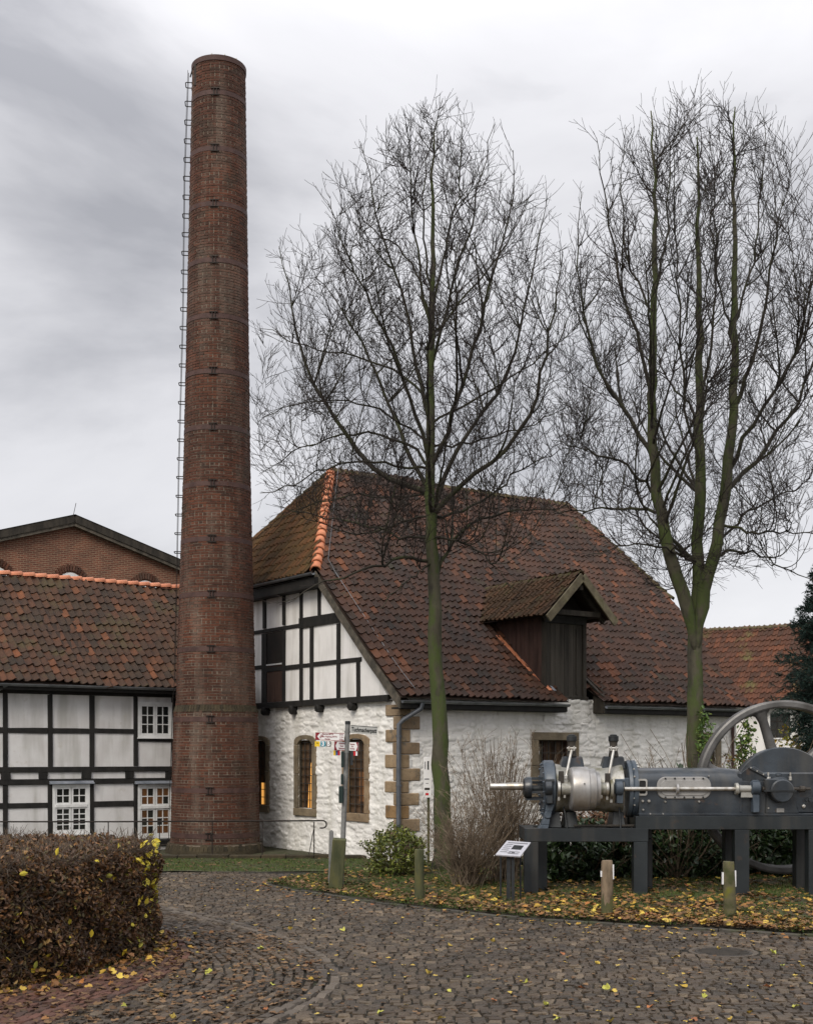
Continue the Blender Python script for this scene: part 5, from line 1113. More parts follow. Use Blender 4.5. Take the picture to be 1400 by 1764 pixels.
leafy('yellowing_shrub', 'yellow-green shrub in front of the cottage window', 'shrub', ((1372-700)/F*31., 31.), .75, .6, 1.2, 3.55, 1000, m_yshrub, .11, 74, .2)
leafy('mahonia_sprig', 'dark pinnate sprig rising above the engine body', 'plant', ((1168-700)/F*27.6, 27.6), .33, .2, 1.7, 2.55, 170, m_laurel, .13, 75, .4)
twiggy('bare_shrub', 'thin bare stems rising behind the engine body', ((1120-700)/F*29, 29.), 2.9, .18, 30, 48)
# conifer at the right edge
cr0 = ((1440-700)/F*30.5, 30.5); cf = thing('conifer', 'dark blue-green conifer at the right edge of the view', 'tree', (cr0[0], cr0[1], 0)); r = np.random.default_rng(81)
MB().tube([(0, 0, -.1), (.03, 0, 4), (0, 0, 8.1)], [.16, .1, .02], 8).build('trunk', m_bark, cf)
nb = 520; zb = r.uniform(2.5, 7.9, nb); az = r.uniform(0, 2*PI, nb); L1 = (8.1-zb)*.33*r.uniform(.7, 1.15, nb)+.2; L1 = np.minimum(L1, 1.5*r.uniform(.75, 1.1, nb))*np.clip((zb-1.2)/2.6, .35, 1)
P1 = grow(np.c_[np.zeros(nb), np.zeros(nb), zb], np.c_[np.cos(az), np.sin(az), r.uniform(-.15, .35, nb)], L1, 8, .01, .06, r); R1 = taper(np.full(nb, .012), 8, .4)
p, d_, par, t, rd = children(P1, R1, np.full(nb, 17), .15, 1., .7, r, None, None); P2 = grow(p, d_, .1+.28*L1[par]*(1.15-t), 5, -.02, .08, r); R2 = taper(np.full(len(p), .005), 5, .5)
V1, F1 = tubes(P1, R1, 4); V2, F2 = tubes(P2, R2, 3)
mesh_obj('branches', np.vstack([V1, V2]), np.vstack([F1, F2+len(V1)]), m_twig, cf, kind='stuff')
n = len(P2)*26; k = r.integers(0, len(P2), n); t = r.uniform(0, 3.99, n); i = t.astype(int); w_ = (t-i)[:, None]; pos = P2[k, i]*(1-w_)+P2[k, i+1]*w_; tg = P2[k, i+1]-P2[k, i]; tg /= np.linalg.norm(tg, axis=1)[:, None]
q = r.normal(size=(n, 3)); dq = tg*.7+q*.55; dq /= np.linalg.norm(dq, axis=1)[:, None]; sx_ = np.cross(dq, r.normal(size=(n, 3))); sx_ /= np.linalg.norm(sx_, axis=1)[:, None]
V, Fq = inst([(-.007, 0, 0), (.007, 0, 0), (.0, .065, 0)], [(0, 1, 2)], pos, sx_, dq, np.cross(sx_, dq), r.uniform(.8, 1.4, n)); mesh_obj('needles', V, Fq, m_con, cf, kind='stuff')

# ---------------------------------------------------------------- engine
EY = 24.9
eng = thing('stationary_gas_engine', 'large horizontal gas engine with silver cylinder and anthracite frame on a steel stand', 'engine', (5.0, EY, 0)); EO = (5.0, EY, 0)
ex = lambda px, Y=EY: (px-700)/F*Y
ez = lambda py, Y=EY: EYE+(HY-py)/F*Y
def ep(b_, nm, m, par=None, bevel=0, sm=0):
    o_ = b_.build(nm, m, par or eng, EO, bevel=bevel)
    if sm: smooth_by_angle(o_, sm)
    return o_
std = thing('engine_stand', 'stepped anthracite steel stand carrying the engine', 'stand', (5.0, EY, 0))
SF = 24.45; SB = 25.5
zl = ez(1427, SF); zh = ez(1406, SF); sx = lambda px: (px-700)/F*SF
def sp(b_, nm): return b_.build(nm, m_stand, std, EO, bevel=.008)
for Yc, dx in ((SF+.13, 0), (SB, .27)):
    for a in (903, 1091): sp(MB().box((sx(a)+dx, Yc-.13, -.05), (sx(a+24)+dx, Yc+.13, zl-.26)), 'leg')
    for a in (1265, 1392): sp(MB().box((sx(a)+dx*.15, Yc-.13, -.05), (sx(a+25)+dx*.15, Yc+.13, zh-.26)), 'leg')
for Yc, dx in ((SF+.13, 0), (SB, .25)):
    sp(MB().box((sx(903), Yc-.131, zl-.257), (sx(1116)+dx, Yc+.131, zl)), 'longitudinal_beam'); sp(MB().box((sx(1094), Yc-.128, zh-.257+.0), (sx(1418), Yc+.128, zh)), 'longitudinal_beam')
for a in (903, 1093): sp(MB().box((sx(a)+.01, SF+.262, zl-.24), (sx(a+22), SB-.132, zl-.004)), 'cross_beam')
for a in (1096, 1267, 1394): sp(MB().box((sx(a)+.01, SF+.262, zh-.24), (sx(a+22), SB-.13, zh-.004)), 'cross_beam')
# cylinder
AXZ = ez(1359); CYY = 25.0
rad0 = .50
o = ep(MB().lathe((ex(950), CYY, AXZ), (1, 0, 0), [(0, .50), (.08, .49), (.22, .455), (.40, .44), (.75, .43), (.98, .44), (1.14, .46), (1.3, .50), (1.35, .50)], 48), 'cylinder', m_silver, sm=40)
ep(MB().lathe((ex(934), CYY, AXZ), (1, 0, 0), [(0, .36), (.0, .53), (.04, .56), (.20, .56), (.23, .52), (.23, .3)], 48), 'cylinder_flange', m_blue, sm=40)
ep(MB().lathe((ex(1078), CYY, AXZ), (1, 0, 0), [(0, .3), (0, .545), (.06, .565), (.08, .54), (.10, .56), (.17, .56), (.17, .3)], 48), 'frame_flange', m_blue, sm=40)
for k in range(16):
    a = k/16*2*PI+.1; 
    for X_ in (ex(934)-.03, ex(1094)-.0): ep(MB().lathe((X_, CYY+.47*math.cos(a), AXZ+.49*math.sin(a)), (1, 0, 0), [(0, .022), (.05, .022)], 6), 'bolt', m_bright if X_ > ex(1000) else m_blue)
# tail rod and its housing
ep(MB().lathe((ex(843), CYY-.1, ez(1354.5)), (1, 0, 0), [(0, .05), (.015, .065), (.35, .067), (.36, .075), (.7, .075)], 20), 'tail_rod', m_bright, sm=40)
b = MB().lathe((ex(900), CYY-.1, ez(1357)), (1, 0, 0), [(0, .12), (.03, .19), (.10, .215), (.16, .215), (.17, .17), (.17, .08)], 24)
for dy, dz in ((.0, .18), (.0, -.2), (-.16, -.08), (.16, -.08), (.15, .1)): b.beam((ex(914), CYY-.1+dy, ez(1357)+dz), (ex(936), CYY-.1+dy, ez(1357)+dz), .07, .05)
b.box((ex(905), CYY-.2, ez(1357)-.24), (ex(936), CYY+.05, ez(1357)-.21)); ep(b, 'packing_housing', m_steel_dk, sm=40)
ep(MB().lathe((ex(915), CYY-.1, ez(1359)), (1, 0, 0), [(0, .07), (.12, .07), (.12, .10), (.16, .10), (.25, .06)], 16), 'gland', m_dome, sm=40)
# curved front foot and rear feet
def swept(pts, w_, d_): 
    b_ = MB()
    for p, q in zip(pts[:-1], pts[1:]): b_.beam(p, q, w_, d_, up=(1, 0, 0))
    return b_
fz = [1385, 1396, 1408, 1419, 1426]; fx = [944, 941, 938, 935, 931]
V = []; 
b = MB(); wd = [.16, .13, .12, .15, .20]
for (a, zz_, w0), (c, z2_, w1) in zip(zip(fx, fz, wd), list(zip(fx, fz, wd))[1:]):
    b.add([(ex(a)-w0/2, SF+.05, ez(zz_)), (ex(a)+w0/2, SF+.05, ez(zz_)), (ex(a)+w0/2, SF+.35, ez(zz_)), (ex(a)-w0/2, SF+.35, ez(zz_)), (ex(c)-w1/2, SF+.05, ez(z2_)), (ex(c)+w1/2, SF+.05, ez(z2_)), (ex(c)+w1/2, SF+.35, ez(z2_)), (ex(c)-w1/2, SF+.35, ez(z2_))], [(0,1,5,4),(1,2,6,5),(2,3,7,6),(3,0,4,7),(4,5,6,7),(0,3,2,1)])
b.lathe((ex(939), SF+.04, ez(1402)), (0, 1, 0), [(-.02, .07), (.05, .07)], 14); ep(b, 'curved_foot', m_blue, bevel=.01)
for px in (953, 981, 1062): ep(MB().add([(ex(px)-.10, CYY-.25, ez(1398)), (ex(px)+.10, CYY-.25, ez(1398)), (ex(px)+.10, CYY+.25, ez(1398)), (ex(px)-.10, CYY+.25, ez(1398)), (ex(px)-.13, CYY-.35, zl+.002), (ex(px)+.13, CYY-.35, zl+.002), (ex(px)+.13, CYY+.35, zl+.002), (ex(px)-.13, CYY+.35, zl+.002)], [(0,3,2,1),(4,5,6,7),(0,1,5,4),(1,2,6,5),(2,3,7,6),(3,0,4,7)]), 'cylinder_foot', m_dome, bevel=.01)
ep(MB().tube([(ex(966), SF+.3, AXZ-.2), (ex(970), SF+.2, ez(1400)), (ex(973), SF+.15, zl)], .018, 6), 'drain_pipe', m_dome); ep(MB().tube([(ex(1062), SF+.25, AXZ-.15), (ex(1064), SF+.15, zl)], .018, 6), 'drain_pipe', m_dome)
ep(MB().tube([(ex(985), SF+.2, ez(1421)), (ex(1092), SF+.2, ez(1421))], .022, 6), 'base_rod', m_grille)
# valve chests with bonnets
for px, cap in ((985, 984), (1056, 1056)):
    pw = .22; zt_ = ez(1303); zb_ = AXZ+.38
    ep(MB().add([(ex(px)-.24, CYY-.18, zb_), (ex(px)+.24, CYY-.18, zb_), (ex(px)+.24, CYY+.18, zb_), (ex(px)-.24, CYY+.18, zb_), (ex(px)-.17, CYY-.15, zt_), (ex(px)+.19, CYY-.15, zt_), (ex(px)+.19, CYY+.15, zt_), (ex(px)-.17, CYY+.15, zt_)], [(0,3,2,1),(4,5,6,7),(0,1,5,4),(1,2,6,5),(2,3,7,6),(3,0,4,7)]), 'valve_chest', m_steel_dk, bevel=.02)
    ep(MB().lathe((ex(cap), CYY-.1, zt_), (0, 0, 1), [(0, .10), (.08, .085), (.15, .075), (.26, .075), (.30, .09), (.31, .10)], 14), 'valve_stem', m_grille, sm=40)
    ep(MB().lathe((ex(cap), CYY-.1, ez(1279)), (0, 0, 1), [(0, .055), (.03, .10), (.12, .10), (.13, .07), (.15, .07), (.16, .03)], 10), 'valve_cap', m_dome, sm=30)
    j = np.array((ex(cap)-.02, CYY-.24, ez(1289)))
    ep(MB().lathe(j-(.09, 0, 0), (1, 0, 0), [(0, .022), (.18, .022)], 8).box(j-(.065, .02, .05), j+(-.035, .02, .04)).box(j+(.035, -.02, -.05), j+(.065, .02, .04)).box(j-(.06, .015, .05), j+(.06, .015, -.03)), 'rocker_yoke', m_bright, bevel=.004)
    e_ = np.array((ex(cap-15), SF+.02, ez(1340)))
    ep(MB().tube([j-(0, 0, .04), e_], .028, 10), 'push_rod', m_bright, sm=60)
    ep(MB().box(e_-(.04, .04, .10), e_+(.035, .04, .06)).lathe(e_-(0, .06, .0), (0, 1, 0), [(0, .025), (.12, .025)], 8), 'rod_end', m_bright, bevel=.006)
# side shaft, drum and couplings
SHY = SF-.02; SZ = ez(1359, SHY); sxx = lambda px: (px-700)/F*SHY
for a, c, pr in ((966, 983, .125), (1027, 1045, .125)):
    ep(MB().lathe((sxx(a), SHY, SZ), (1, 0, 0), [(0, pr), (sxx(c)-sxx(a), pr)], 20), 'drum_hub', m_silver, sm=40)
o = ep(MB().lathe((sxx(981), SHY, SZ), (1, 0, 0), [(0, .1), (0, .385), (.02, .41), (.07, .425), (.33, .425), (.345, .40), (.345, .395), (.46, .39), (.475, .375), (.48, .33), (.55, .32), (.555, .1)], 48), 'governor_drum', m_drum, sm=30)
ep(MB().lathe((sxx(1001), SHY-.42, SZ+.11), (0, 1, 0), [(-.02, .012), (.02, .012)], 8), 'drum_screw', m_dome)
for px in (946, 1067):
    b = MB().lathe((sxx(px)-.10, SHY, SZ+.02), (1, 0, 0), [(0, .10), (.02, .15), (.14, .15), (.16, .10)], 18).box((sxx(px)-.07, SHY-.05, SZ-.28), (sxx(px)+.06, SHY+.3, SZ-.05)).box((sxx(px)-.09, SHY-.08, SZ+.13), (sxx(px)+.09, SHY+.08, SZ+.19))
    ep(b, 'shaft_bearing', m_blue if px > 1000 else m_steel_dk, bevel=.012, sm=35)
for px, rr in ((962, .16), (972, .11), (1045, .15), (1052, .20), (1035, .12)):
    ep(MB().lathe((sxx(px)-.03, SHY, SZ), (1, 0, 0), [(0, rr), (.05, rr)], 16).box((sxx(px)-.025, SHY-.05, SZ-rr-.06), (sxx(px)+.015, SHY+.05, SZ-rr+.02)), 'cam', m_bright if px != 1052 else m_silver, sm=35)
ep(MB().box((sxx(962), SHY-.06, SZ+.08), (sxx(970), SHY+.06, SZ+.34)).box((sxx(1042), SHY-.06, SZ+.05), (sxx(1050), SHY+.06, SZ+.30)), 'cam_lever', m_grille, bevel=.008)
ep(MB().box((ex(948), CYY-.42, AXZ+.05), (ex(962), CYY-.2, AXZ+.25)), 'bearing_bracket', m_blue, bevel=.01); ep(MB().box((ex(1068), CYY-.45, AXZ+.03), (ex(1080), CYY-.2, AXZ+.22)), 'bearing_bracket', m_blue, bevel=.01)
ep(MB().lathe((sxx(1075), SHY, SZ), (1, 0, 0), [(0, .04), (sxx(1296)-sxx(1075), .04)], 14), 'side_shaft', m_bright, sm=50)
ep(MB().lathe((sxx(1163), SHY, SZ), (1, 0, 0), [(0, .05), (.01, .10), (.05, .10), (.06, .05)], 18), 'shaft_collar', m_drum, sm=30)
ep(MB().lathe((sxx(1265), SHY, SZ), (1, 0, 0), [(0, .06), (.0, .11), (.05, .12), (.08, .08), (.12, .07), (.30, .07)], 18).box((sxx(1275), SHY-.03, SZ-.16), (sxx(1300), SHY+.03, SZ-.05)), 'bevel_coupling', m_silver, sm=35)
# frame body: round-topped box casting
FY0 = SF+.06; FX0, FX1 = ex(1094), ex(1290)
ang_ = np.linspace(0, PI, 13); zc_ = ez(1347); 
prof = [(FY0+.02-0, zh+.03)]+[(25.0-.5*math.cos(t), zc_+.275*math.sin(t)**.8) for t in ang_]+[(25.5, zh+.03)]
n = len(prof); V = [(FX0, y, z) for y, z in prof]+[(ex(1240), y, z-.0) for y, z in prof]+[(ex(1310), y, z-.06 if z > zc_ else z) for y, z in prof]
Fs = [(k*n+i, k*n+i+1, (k+1)*n+i+1, (k+1)*n+i) for k in range(2) for i in range(n-1)]+[tuple(range(n))[::-1], tuple(range(2*n, 3*n))]
ep(MB().add(V, Fs), 'frame_casting', m_steel_dk, sm=45)
ep(MB().box((FX0-.01, FY0-.03, zh+.001), (ex(1420), 25.55, zh+.055)), 'bed_plate', m_steel_dk, bevel=.01)
ep(MB().box((ex(1262), FY0+.01, zh+.05), (ex(1420), 25.4, ez(1330))), 'crankcase', m_steel_dk, bevel=.03)
def stad(cx, cz, hw, hh, y, d_, r_, nn=8):
    pts = []
    for qx, qz, a0 in ((cx+hw-r_, cz+hh-r_, 0), (cx-hw+r_, cz+hh-r_, PI/2), (cx-hw+r_, cz-hh+r_, PI), (cx+hw-r_, cz-hh+r_, 1.5*PI)):
        for t in np.linspace(a0, a0+PI/2, nn): pts.append((qx+r_*math.cos(t), y, qz+r_*math.sin(t)))
    return pts
oc = (ex(1177, FY0), ez(1357, FY0)); b = MB().prism(stad(oc[0], oc[1], .52, .21, FY0-.03, 0, .17), (0, .08, 0)); cov = ep(b, 'inspection_cover', m_cover, bevel=.01)
ep(MB().prism(stad(oc[0], oc[1], .45, .15, FY0-.045, 0, .12), (0, .02, 0)), 'cover_panel', m_cover, bevel=.006)
for t in np.linspace(0, 1, 5):
    for sg in (-1, 1): ep(MB().lathe((oc[0]-.36+t*.72, FY0-.035, oc[1]+sg*.18), (0, -1, 0), [(0, .017), (.03, .017)], 6), 'bolt', m_dome)
pc = (ex(1105.5, FY0), ez(1356, FY0)); b = MB(); o1 = stad(pc[0], pc[1], .09, .16, FY0-.04, 0, .04, 5); i1 = stad(pc[0], pc[1], .062, .125, FY0-.04, 0, .03, 5); n = len(o1)
b.add(o1+i1+[(x, y+.06, z) for x, y, z in o1], [(i, (i+1) % n, n+(i+1) % n, n+i) for i in range(n)]+[(i, 2*n+i, 2*n+(i+1) % n, (i+1) % n) for i in range(n)]); ep(b, 'port_frame', m_bright)
ep(MB().prism(stad(pc[0], pc[1], .065, .13, FY0-.02, 0, .03, 5), (0, .01, 0)), 'port_opening', m_black)
for px, py, rr in ((1106,1380,.026),(1117,1380,.03),(1145,1381,.022),(1203,1381,.022),(1107,1395,.02),(1119,1402,.016),(1141,1402,.016),(1091,1325,.018),(1092,1338,.02),(1091,1375,.018),(1092,1387,.018),(1383,1389,.035),(1322,1392,.02),(1301,1398,.02),(1220,1337,.015),(1300,1390,.02)):
    ep(MB().lathe((ex(px, FY0), FY0+.02, ez(py, FY0)), (0, -1, 0), [(0, rr), (.05, rr), (.06, rr*.6)], 8), 'bolt', m_bright if rr > .017 else m_cover)
# crank disc and front bearing
CDY = FY0+.02; dc = (ex(1352, CDY), ez(1375.5, CDY)); ep(MB().lathe((dc[0], CDY+.12, dc[1]), (0, 1, 0), [(0, .97), (.02, .985), (.25, .985)], 64), 'crank_disc', m_steel_dk, sm=30); _me = bpy.data.objects['crank_disc'].data
for v_ in _me.vertices: v_.co.z = max(v_.co.z, zh+.03)
b = MB().prism([(ex(1278), CDY-.02, ez(1322)), (ex(1290), CDY-.02, ez(1320)), (ex(1318), CDY-.02, ez(1340)), (ex(1318), CDY-.02, ez(1404)), (ex(1268), CDY-.02, ez(1404)), (ex(1268), CDY-.02, ez(1330))], (0, .55, 0)); ep(b, 'crankcase_shoulder', m_steel_dk, bevel=.01)
b = MB().beam((ex(1279), CDY-.04, ez(1321)), (ex(1316), CDY-.04, ez(1340)), .06, .05); ep(b, 'cover_flange', m_steel_dk, bevel=.008)
for t in (0, .33, .66, 1): ep(MB().lathe((ex(1282+t*32), CDY-.06, ez(1322+t*17)), (0, -1, 0), [(0, .016), (.02, .016)], 6), 'bolt', m_bright)
ep(MB().prism([(dc[0]-.4, CDY-.05, zh+.05), (dc[0]+.25, CDY-.05, zh+.05), (dc[0]+.14, CDY-.05, ez(1362)), (dc[0]-.38, CDY-.05, ez(1362))], (0, .4, 0)), 'bearing_pedestal', m_steel_dk, bevel=.015)
b = MB().lathe((ex(1341, CDY), CDY-.25, ez(1362, CDY)), (0, 1, 0), [(0, .20), (.02, .225), (.2, .235), (.21, .27), (.4, .28)], 36); ep(b, 'main_bearing_cap', m_steel_dk, sm=35)
ep(MB().box((ex(1312, CDY), CDY-.20, ez(1364, CDY)), (ex(1338, CDY), CDY+.1, ez(1341, CDY))), 'bearing_casing', m_steel_dk, bevel=.02)
ep(MB().box((ex(1309, CDY), CDY-.27, ez(1363, CDY)), (ex(1364, CDY), CDY-.20, ez(1360.5, CDY))), 'split_line', m_dome)
for px in (1321, 1359): ep(MB().lathe((ex(px, CDY), CDY-.05, ez(1344, CDY)), (0, 0, 1), [(0, .035), (.06, .03), (.07, .02), (.15, .02)], 8), 'stud', m_bright)
ep(MB().lathe((ex(1340, CDY), CDY+.02, ez(1336, CDY)), (0, 0, 1), [(0, .07), (.04, .065), (.05, .03)], 12), 'oil_cap', m_steel_dk, sm=30)
b = MB().lathe((sxx(1300)-.09, SHY, SZ+.02), (1, 0, 0), [(0, .10), (.02, .14), (.16, .14), (.18, .10)], 18).box((sxx(1300)-.06, SHY-.06, SZ-.45), (sxx(1300)+.07, SHY+.25, SZ)).box((sxx(1300)-.06, SHY-.06, SZ+.12), (sxx(1300)+.06, SHY+.06, SZ+.17)); ep(b, 'shaft_bearing', m_blue, bevel=.012, sm=35)
ep(MB().lathe((sxx(1312), SHY, SZ), (1, 0, 0), [(0, .045), (.7, .035), (.72, .06), (.80, .06), (.84, .03), (.92, .03)], 10), 'shaft_end', m_grille, sm=35)
ep(MB().box((ex(1335, CDY), CDY-.07, ez(1399, CDY)), (ex(1348, CDY), CDY-.055, ez(1392, CDY))), 'maker_plate', m_cover)
ep(MB().beam((ex(1384, CDY), CDY-.12, ez(1380, CDY)), (ex(1415, CDY), CDY-.12, ez(1368, CDY)), .05, .06).lathe((ex(1391, CDY), CDY-.2, ez(1377, CDY)), (0, 1, 0), [(0, .05), (.1, .05)], 10), 'lever', m_steel_dk)
# flywheel: rim, hub and six curved-root spokes
FWY = 26.1; fc = (ex(1348, FWY), ez(1355.5, FWY)); fr_ = 149/F*FWY
fw = MB(); O = (fc[0], FWY, fc[1])
fw.lathe(O, (0, 1, 0), [(-.15, fr_-.04), (-.13, fr_), (.17, fr_), (.19, fr_-.04), (.17, fr_-.155), (-.13, fr_-.155), (-.15, fr_-.125), (-.15, fr_-.04)], 96, cap=False); o = ep(fw, 'flywheel', m_fly); smooth_by_angle(o, 30); fwo = o
ep(MB().lathe((fc[0], FWY-.3, fc[1]), (0, 1, 0), [(0, .28), (.02, .30), (.6, .30)], 32), 'hub', m_fly, fwo, sm=30)
for k in range(6):
    a = R(47+60*k); dv = np.array((math.cos(a), 0, math.sin(a))); pv = np.array((-math.sin(a), 0, math.cos(a))); c = np.array((fc[0], FWY, fc[1]))
    rs = [.25, .5, 1.0, fr_-.38, fr_-.24, fr_-.145]; ws = [.17, .13, .105, .095, .13, .24]; dp_ = [.12, .10, .09, .08, .09, .12]; V = []
    for r0, w_, t_ in zip(rs, ws, dp_):
        for th in np.linspace(0, 2*PI, 10, endpoint=False): V.append(c+dv*r0+pv*w_*math.cos(th)+np.array((0, 1, 0))*t_*math.sin(th))
    n = 10; Fs = [(i*n+j, i*n+(j+1) % n, (i+1)*n+(j+1) % n, (i+1)*n+j) for i in range(5) for j in range(n)]; ep(MB().add(V, Fs), 'spoke', m_fly, fwo, sm=60)
ep(MB().lathe((dc[0], CDY+.2, fc[1]), (0, 1, 0), [(0, .16), (1.9, .16)], 20), 'crankshaft', m_steel_dk, sm=40)

# ---------------------------------------------------------------- info board
ib0 = G(878, 1560); ib = thing('information_board', 'small slanted information board on black posts left of the engine', 'sign', ib0)
def ipx(px, py, Y): return P(px, py, Y)
pnl = [ipx(853,1472,23.2), ipx(896,1475,23.2), ipx(914,1451,23.75), ipx(873,1448,23.75)]
nv = np.cross(pnl[1]-pnl[0], pnl[3]-pnl[0]); nv /= np.linalg.norm(nv)
pan = MB().prism(pnl, -nv*.025).build('panel', M('panel_pale', (.38,.38,.42), (.46,.46,.50), 6, .35), ib, ib0)
def onp(u, v): return pnl[0]+(pnl[1]-pnl[0])*u+(pnl[3]-pnl[0])*v+nv*.003
def pq(u0, u1, v0, v1, m, nm): MB().add([onp(u0,v0), onp(u1,v0), onp(u1,v1), onp(u0,v1)], [(0,1,2,3)]).build(nm, m, pan, ib0)
pq(.42, .82, .42, .72, m_dome, 'photo')
for k in range(5): pq(.08, .36, .2+k*.13, .24+k*.13, M('print_grey', (.12,.12,.13), rough=.6) if k == 0 else bpy.data.materials['print_grey'], 'text_line')
for k in range(2): pq(.42, .85, .12+k*.12, .16+k*.12, bpy.data.materials['print_grey'], 'text_line')
pq(.1, .9, .84, .89, bpy.data.materials['print_grey'], 'text_line')
for a, c in ((872, 879), (880, 886)): MB().box((ex(a, 23.35), 23.3, -.02), (ex(c, 23.35)-.005, 23.36, ez(1468, 23.35))).build('post', m_dome, ib, ib0)
for px, yy, zt_ in ((862, 23.75, 1466), (896, 23.8, 1461)): MB().tube([(ex(px, yy), yy, 0), (ex(px, yy), yy, ez(zt_, yy))], .018, 6).build('post', m_dome, ib, ib0)

# ---------------------------------------------------------------- bollards
def bollard(px, py0, py1, wpx, m, label, lean=0., square=False, seed=0, reflectors=()):
    g0 = G(px, py0); Y = g0[1]; h_ = (py0-py1)/F*Y; r0 = wpx/2/F*Y; root = thing('wooden_bollard', label, 'bollard', g0, 0., 'wooden bollards along the verge'); r = np.random.default_rng(seed)
    if square:
        b_ = MB().add([(-r0,-r0,-.1),(r0,-r0,-.1),(r0,r0,-.1),(-r0,r0,-.1),(-r0+lean,-r0,h_),(r0*.9+lean,-r0,h_-.02),(r0*.9+lean,r0,h_),(-r0+lean,r0,h_+.02)], [(0,3,2,1),(4,5,6,7),(0,1,5,4),(1,2,6,5),(2,3,7,6),(3,0,4,7)])
        b_.build('post', m, root, bevel=.012)
    else:
        prof = [(-.1, r0*1.02), (0, r0*1.02), (h_*.3, r0), (h_*.6, r0*.98), (h_-.03, r0*.96), (h_, r0*.85)]
        b_ = MB().lathe((0, 0, 0), (0, 0, 1), prof, 18); V = b_.v[0]; V[:, 0] += lean*V[:, 2]/h_; V += r.normal(0, .0025, V.shape); o_ = b_.build('post', m, root); smooth_by_angle(o_, 50)
    for sx_, z0, z1, d_ in reflectors: MB().box((sx_*r0+lean*.8-.012, -.03, h_*z0), (sx_*r0+lean*.8+.012, .02, h_*z1)).build('reflector', m_reflect, root)
m_postmix = M('half_mossy_post', (.05,.055,.02), (.10,.09,.05), 4, .9, .5, 25, c3=(.13,.13,.02))
bollard(1045, 1583, 1482, 20, m_post, 'brown wooden bollard in front of the low engine stand', seed=1, reflectors=((-1,.72,.82,0),(1.02,.68,.93,0)))
bollard(1257, 1587, 1484, 21, m_postmix, 'wooden bollard with a bright algae patch in front of the tall engine stand', lean=-.03, seed=2, reflectors=((-1.02,.62,.82,0),(1.02,.58,.85,0)))
bollard(722, 1556, 1463, 17, m_post_g, 'green mossy wooden bollard before the leafy bush', seed=3, reflectors=((.6,.68,.92,0),))
bollard(577, 1537, 1445, 24, m_post_g, 'square leaning mossy post at the foot of the signpost', lean=.10, square=True, seed=4)
# moss / algae bands at the foot of the two right bollards
for px, py, wpx, hh, mm in ((1045,1583,20.6,.42,m_post_g),(1257,1587,21.4,.22,m_post_g),(1257,1587,21.3,.0,None)):
    if mm is None: continue
    g0 = G(px, py); r0 = wpx/2/F*g0[1]
    for o_ in bpy.data.objects:
        if o_.name.startswith('wooden_bollard') and abs(o_.location.x-g0[0]) < .02: 
            b_ = MB(); n = 18; V = []; top = [hh*(.75+.35*math.sin(k*1.9)*math.sin(k*.7)) for k in range(n)]; th = np.arange(n)/n*2*PI
            V = [(1.015*r0*1.01*math.cos(t), 1.015*r0*1.01*math.sin(t), 0) for t in th]+[(1.01*r0*math.cos(t)-(.03*z/1. if px > 1200 else 0), 1.01*r0*math.sin(t), z) for t, z in zip(th, top)]
            mesh_obj('moss_band', V, [(i, (i+1) % n, n+(i+1) % n, n+i) for i in range(n)], mm, o_, smooth=True)
gp0 = G(569, 1532); t = thing('flat_metal_post', 'flat grey round-topped metal post beside the signpost', 'post', gp0)
hgt = (1532-1430)/F*gp0[1]; w_ = .045; pts = [(-w_, 0, 0), (w_, 0, 0)]+[(w_*math.cos(a)+.02, 0, hgt-w_+w_*math.sin(a)) for a in np.linspace(0, PI, 7)]; MB().prism(pts, (0, .02, 0)).build('post', m_pole, t)

# ---------------------------------------------------------------- signpost
SPY = 26.1
sb = np.array([(587-700)/F*SPY, SPY, 0.]); stp = np.array([(599-700)/F*SPY, SPY, EYE+(HY-1247)/F*SPY]); 
sg = thing('signpost', 'leaning grey signpost with street name sign and cycle route arrows', 'sign', sb)
pole = MB().tube([sb-(0,0,.05), stp], .052, 14).build('pole', m_pole, sg, sb); smooth_by_angle(pole, 50)
MB().lathe(stp-(0,0,.01), (0, 0, 1), [(0, .057), (.06, .057), (.07, .04)], 14).build('pole_cap', m_dome, sg, sb)
def text_mesh(s, size, m, par, mat4, nm='lettering', ext=.0015, bold=0., sxs=1.):
    cu = bpy.data.curves.new('t', 'FONT'); cu.body = s; cu.size = size; cu.align_x = 'CENTER'; cu.align_y = 'CENTER'; cu.extrude = ext; cu.offset = bold; cu.resolution_u = 2
    ob = bpy.data.objects.new('t', cu); col.objects.link(ob); dg = bpy.context.evaluated_depsgraph_get(); me = bpy.data.meshes.new_from_object(ob.evaluated_get(dg)); bpy.data.objects.remove(ob); bpy.data.curves.remove(cu)
    me.name = nm; me.materials.clear(); me.materials.append(m); o_ = bpy.data.objects.new(nm, me); col.objects.link(o_); o_.parent = par; o_.matrix_local = mat4 @ Matrix.Diagonal((sxs, 1, 1, 1)); return o_
def plate(c, w_, h_, yaw, roll, m, nm, d_=.012, poly=None):
    """a sign plate with its own frame at c (world); returns object with plate in local XZ facing -Y"""
    pts = poly or [(-w_/2, 0, -h_/2), (w_/2, 0, -h_/2), (w_/2, 0, h_/2), (-w_/2, 0, h_/2)]
    o_ = MB().prism(pts, (0, d_, 0)).build(nm, m, sg); o_.matrix_local = Matrix.Translation(Vector(c-sb)) @ Matrix.Rotation(yaw, 4, 'Z') @ Matrix.Rotation(roll, 4, 'Y'); return o_
UP = Matrix.Rotation(PI/2, 4, 'X')
def tx(par, s, x, z, size, m, bold=0., sxs=1.): return text_mesh(s, size, m, par, Matrix.Translation((x, -.004, z)) @ UP, bold=bold, sxs=sxs)
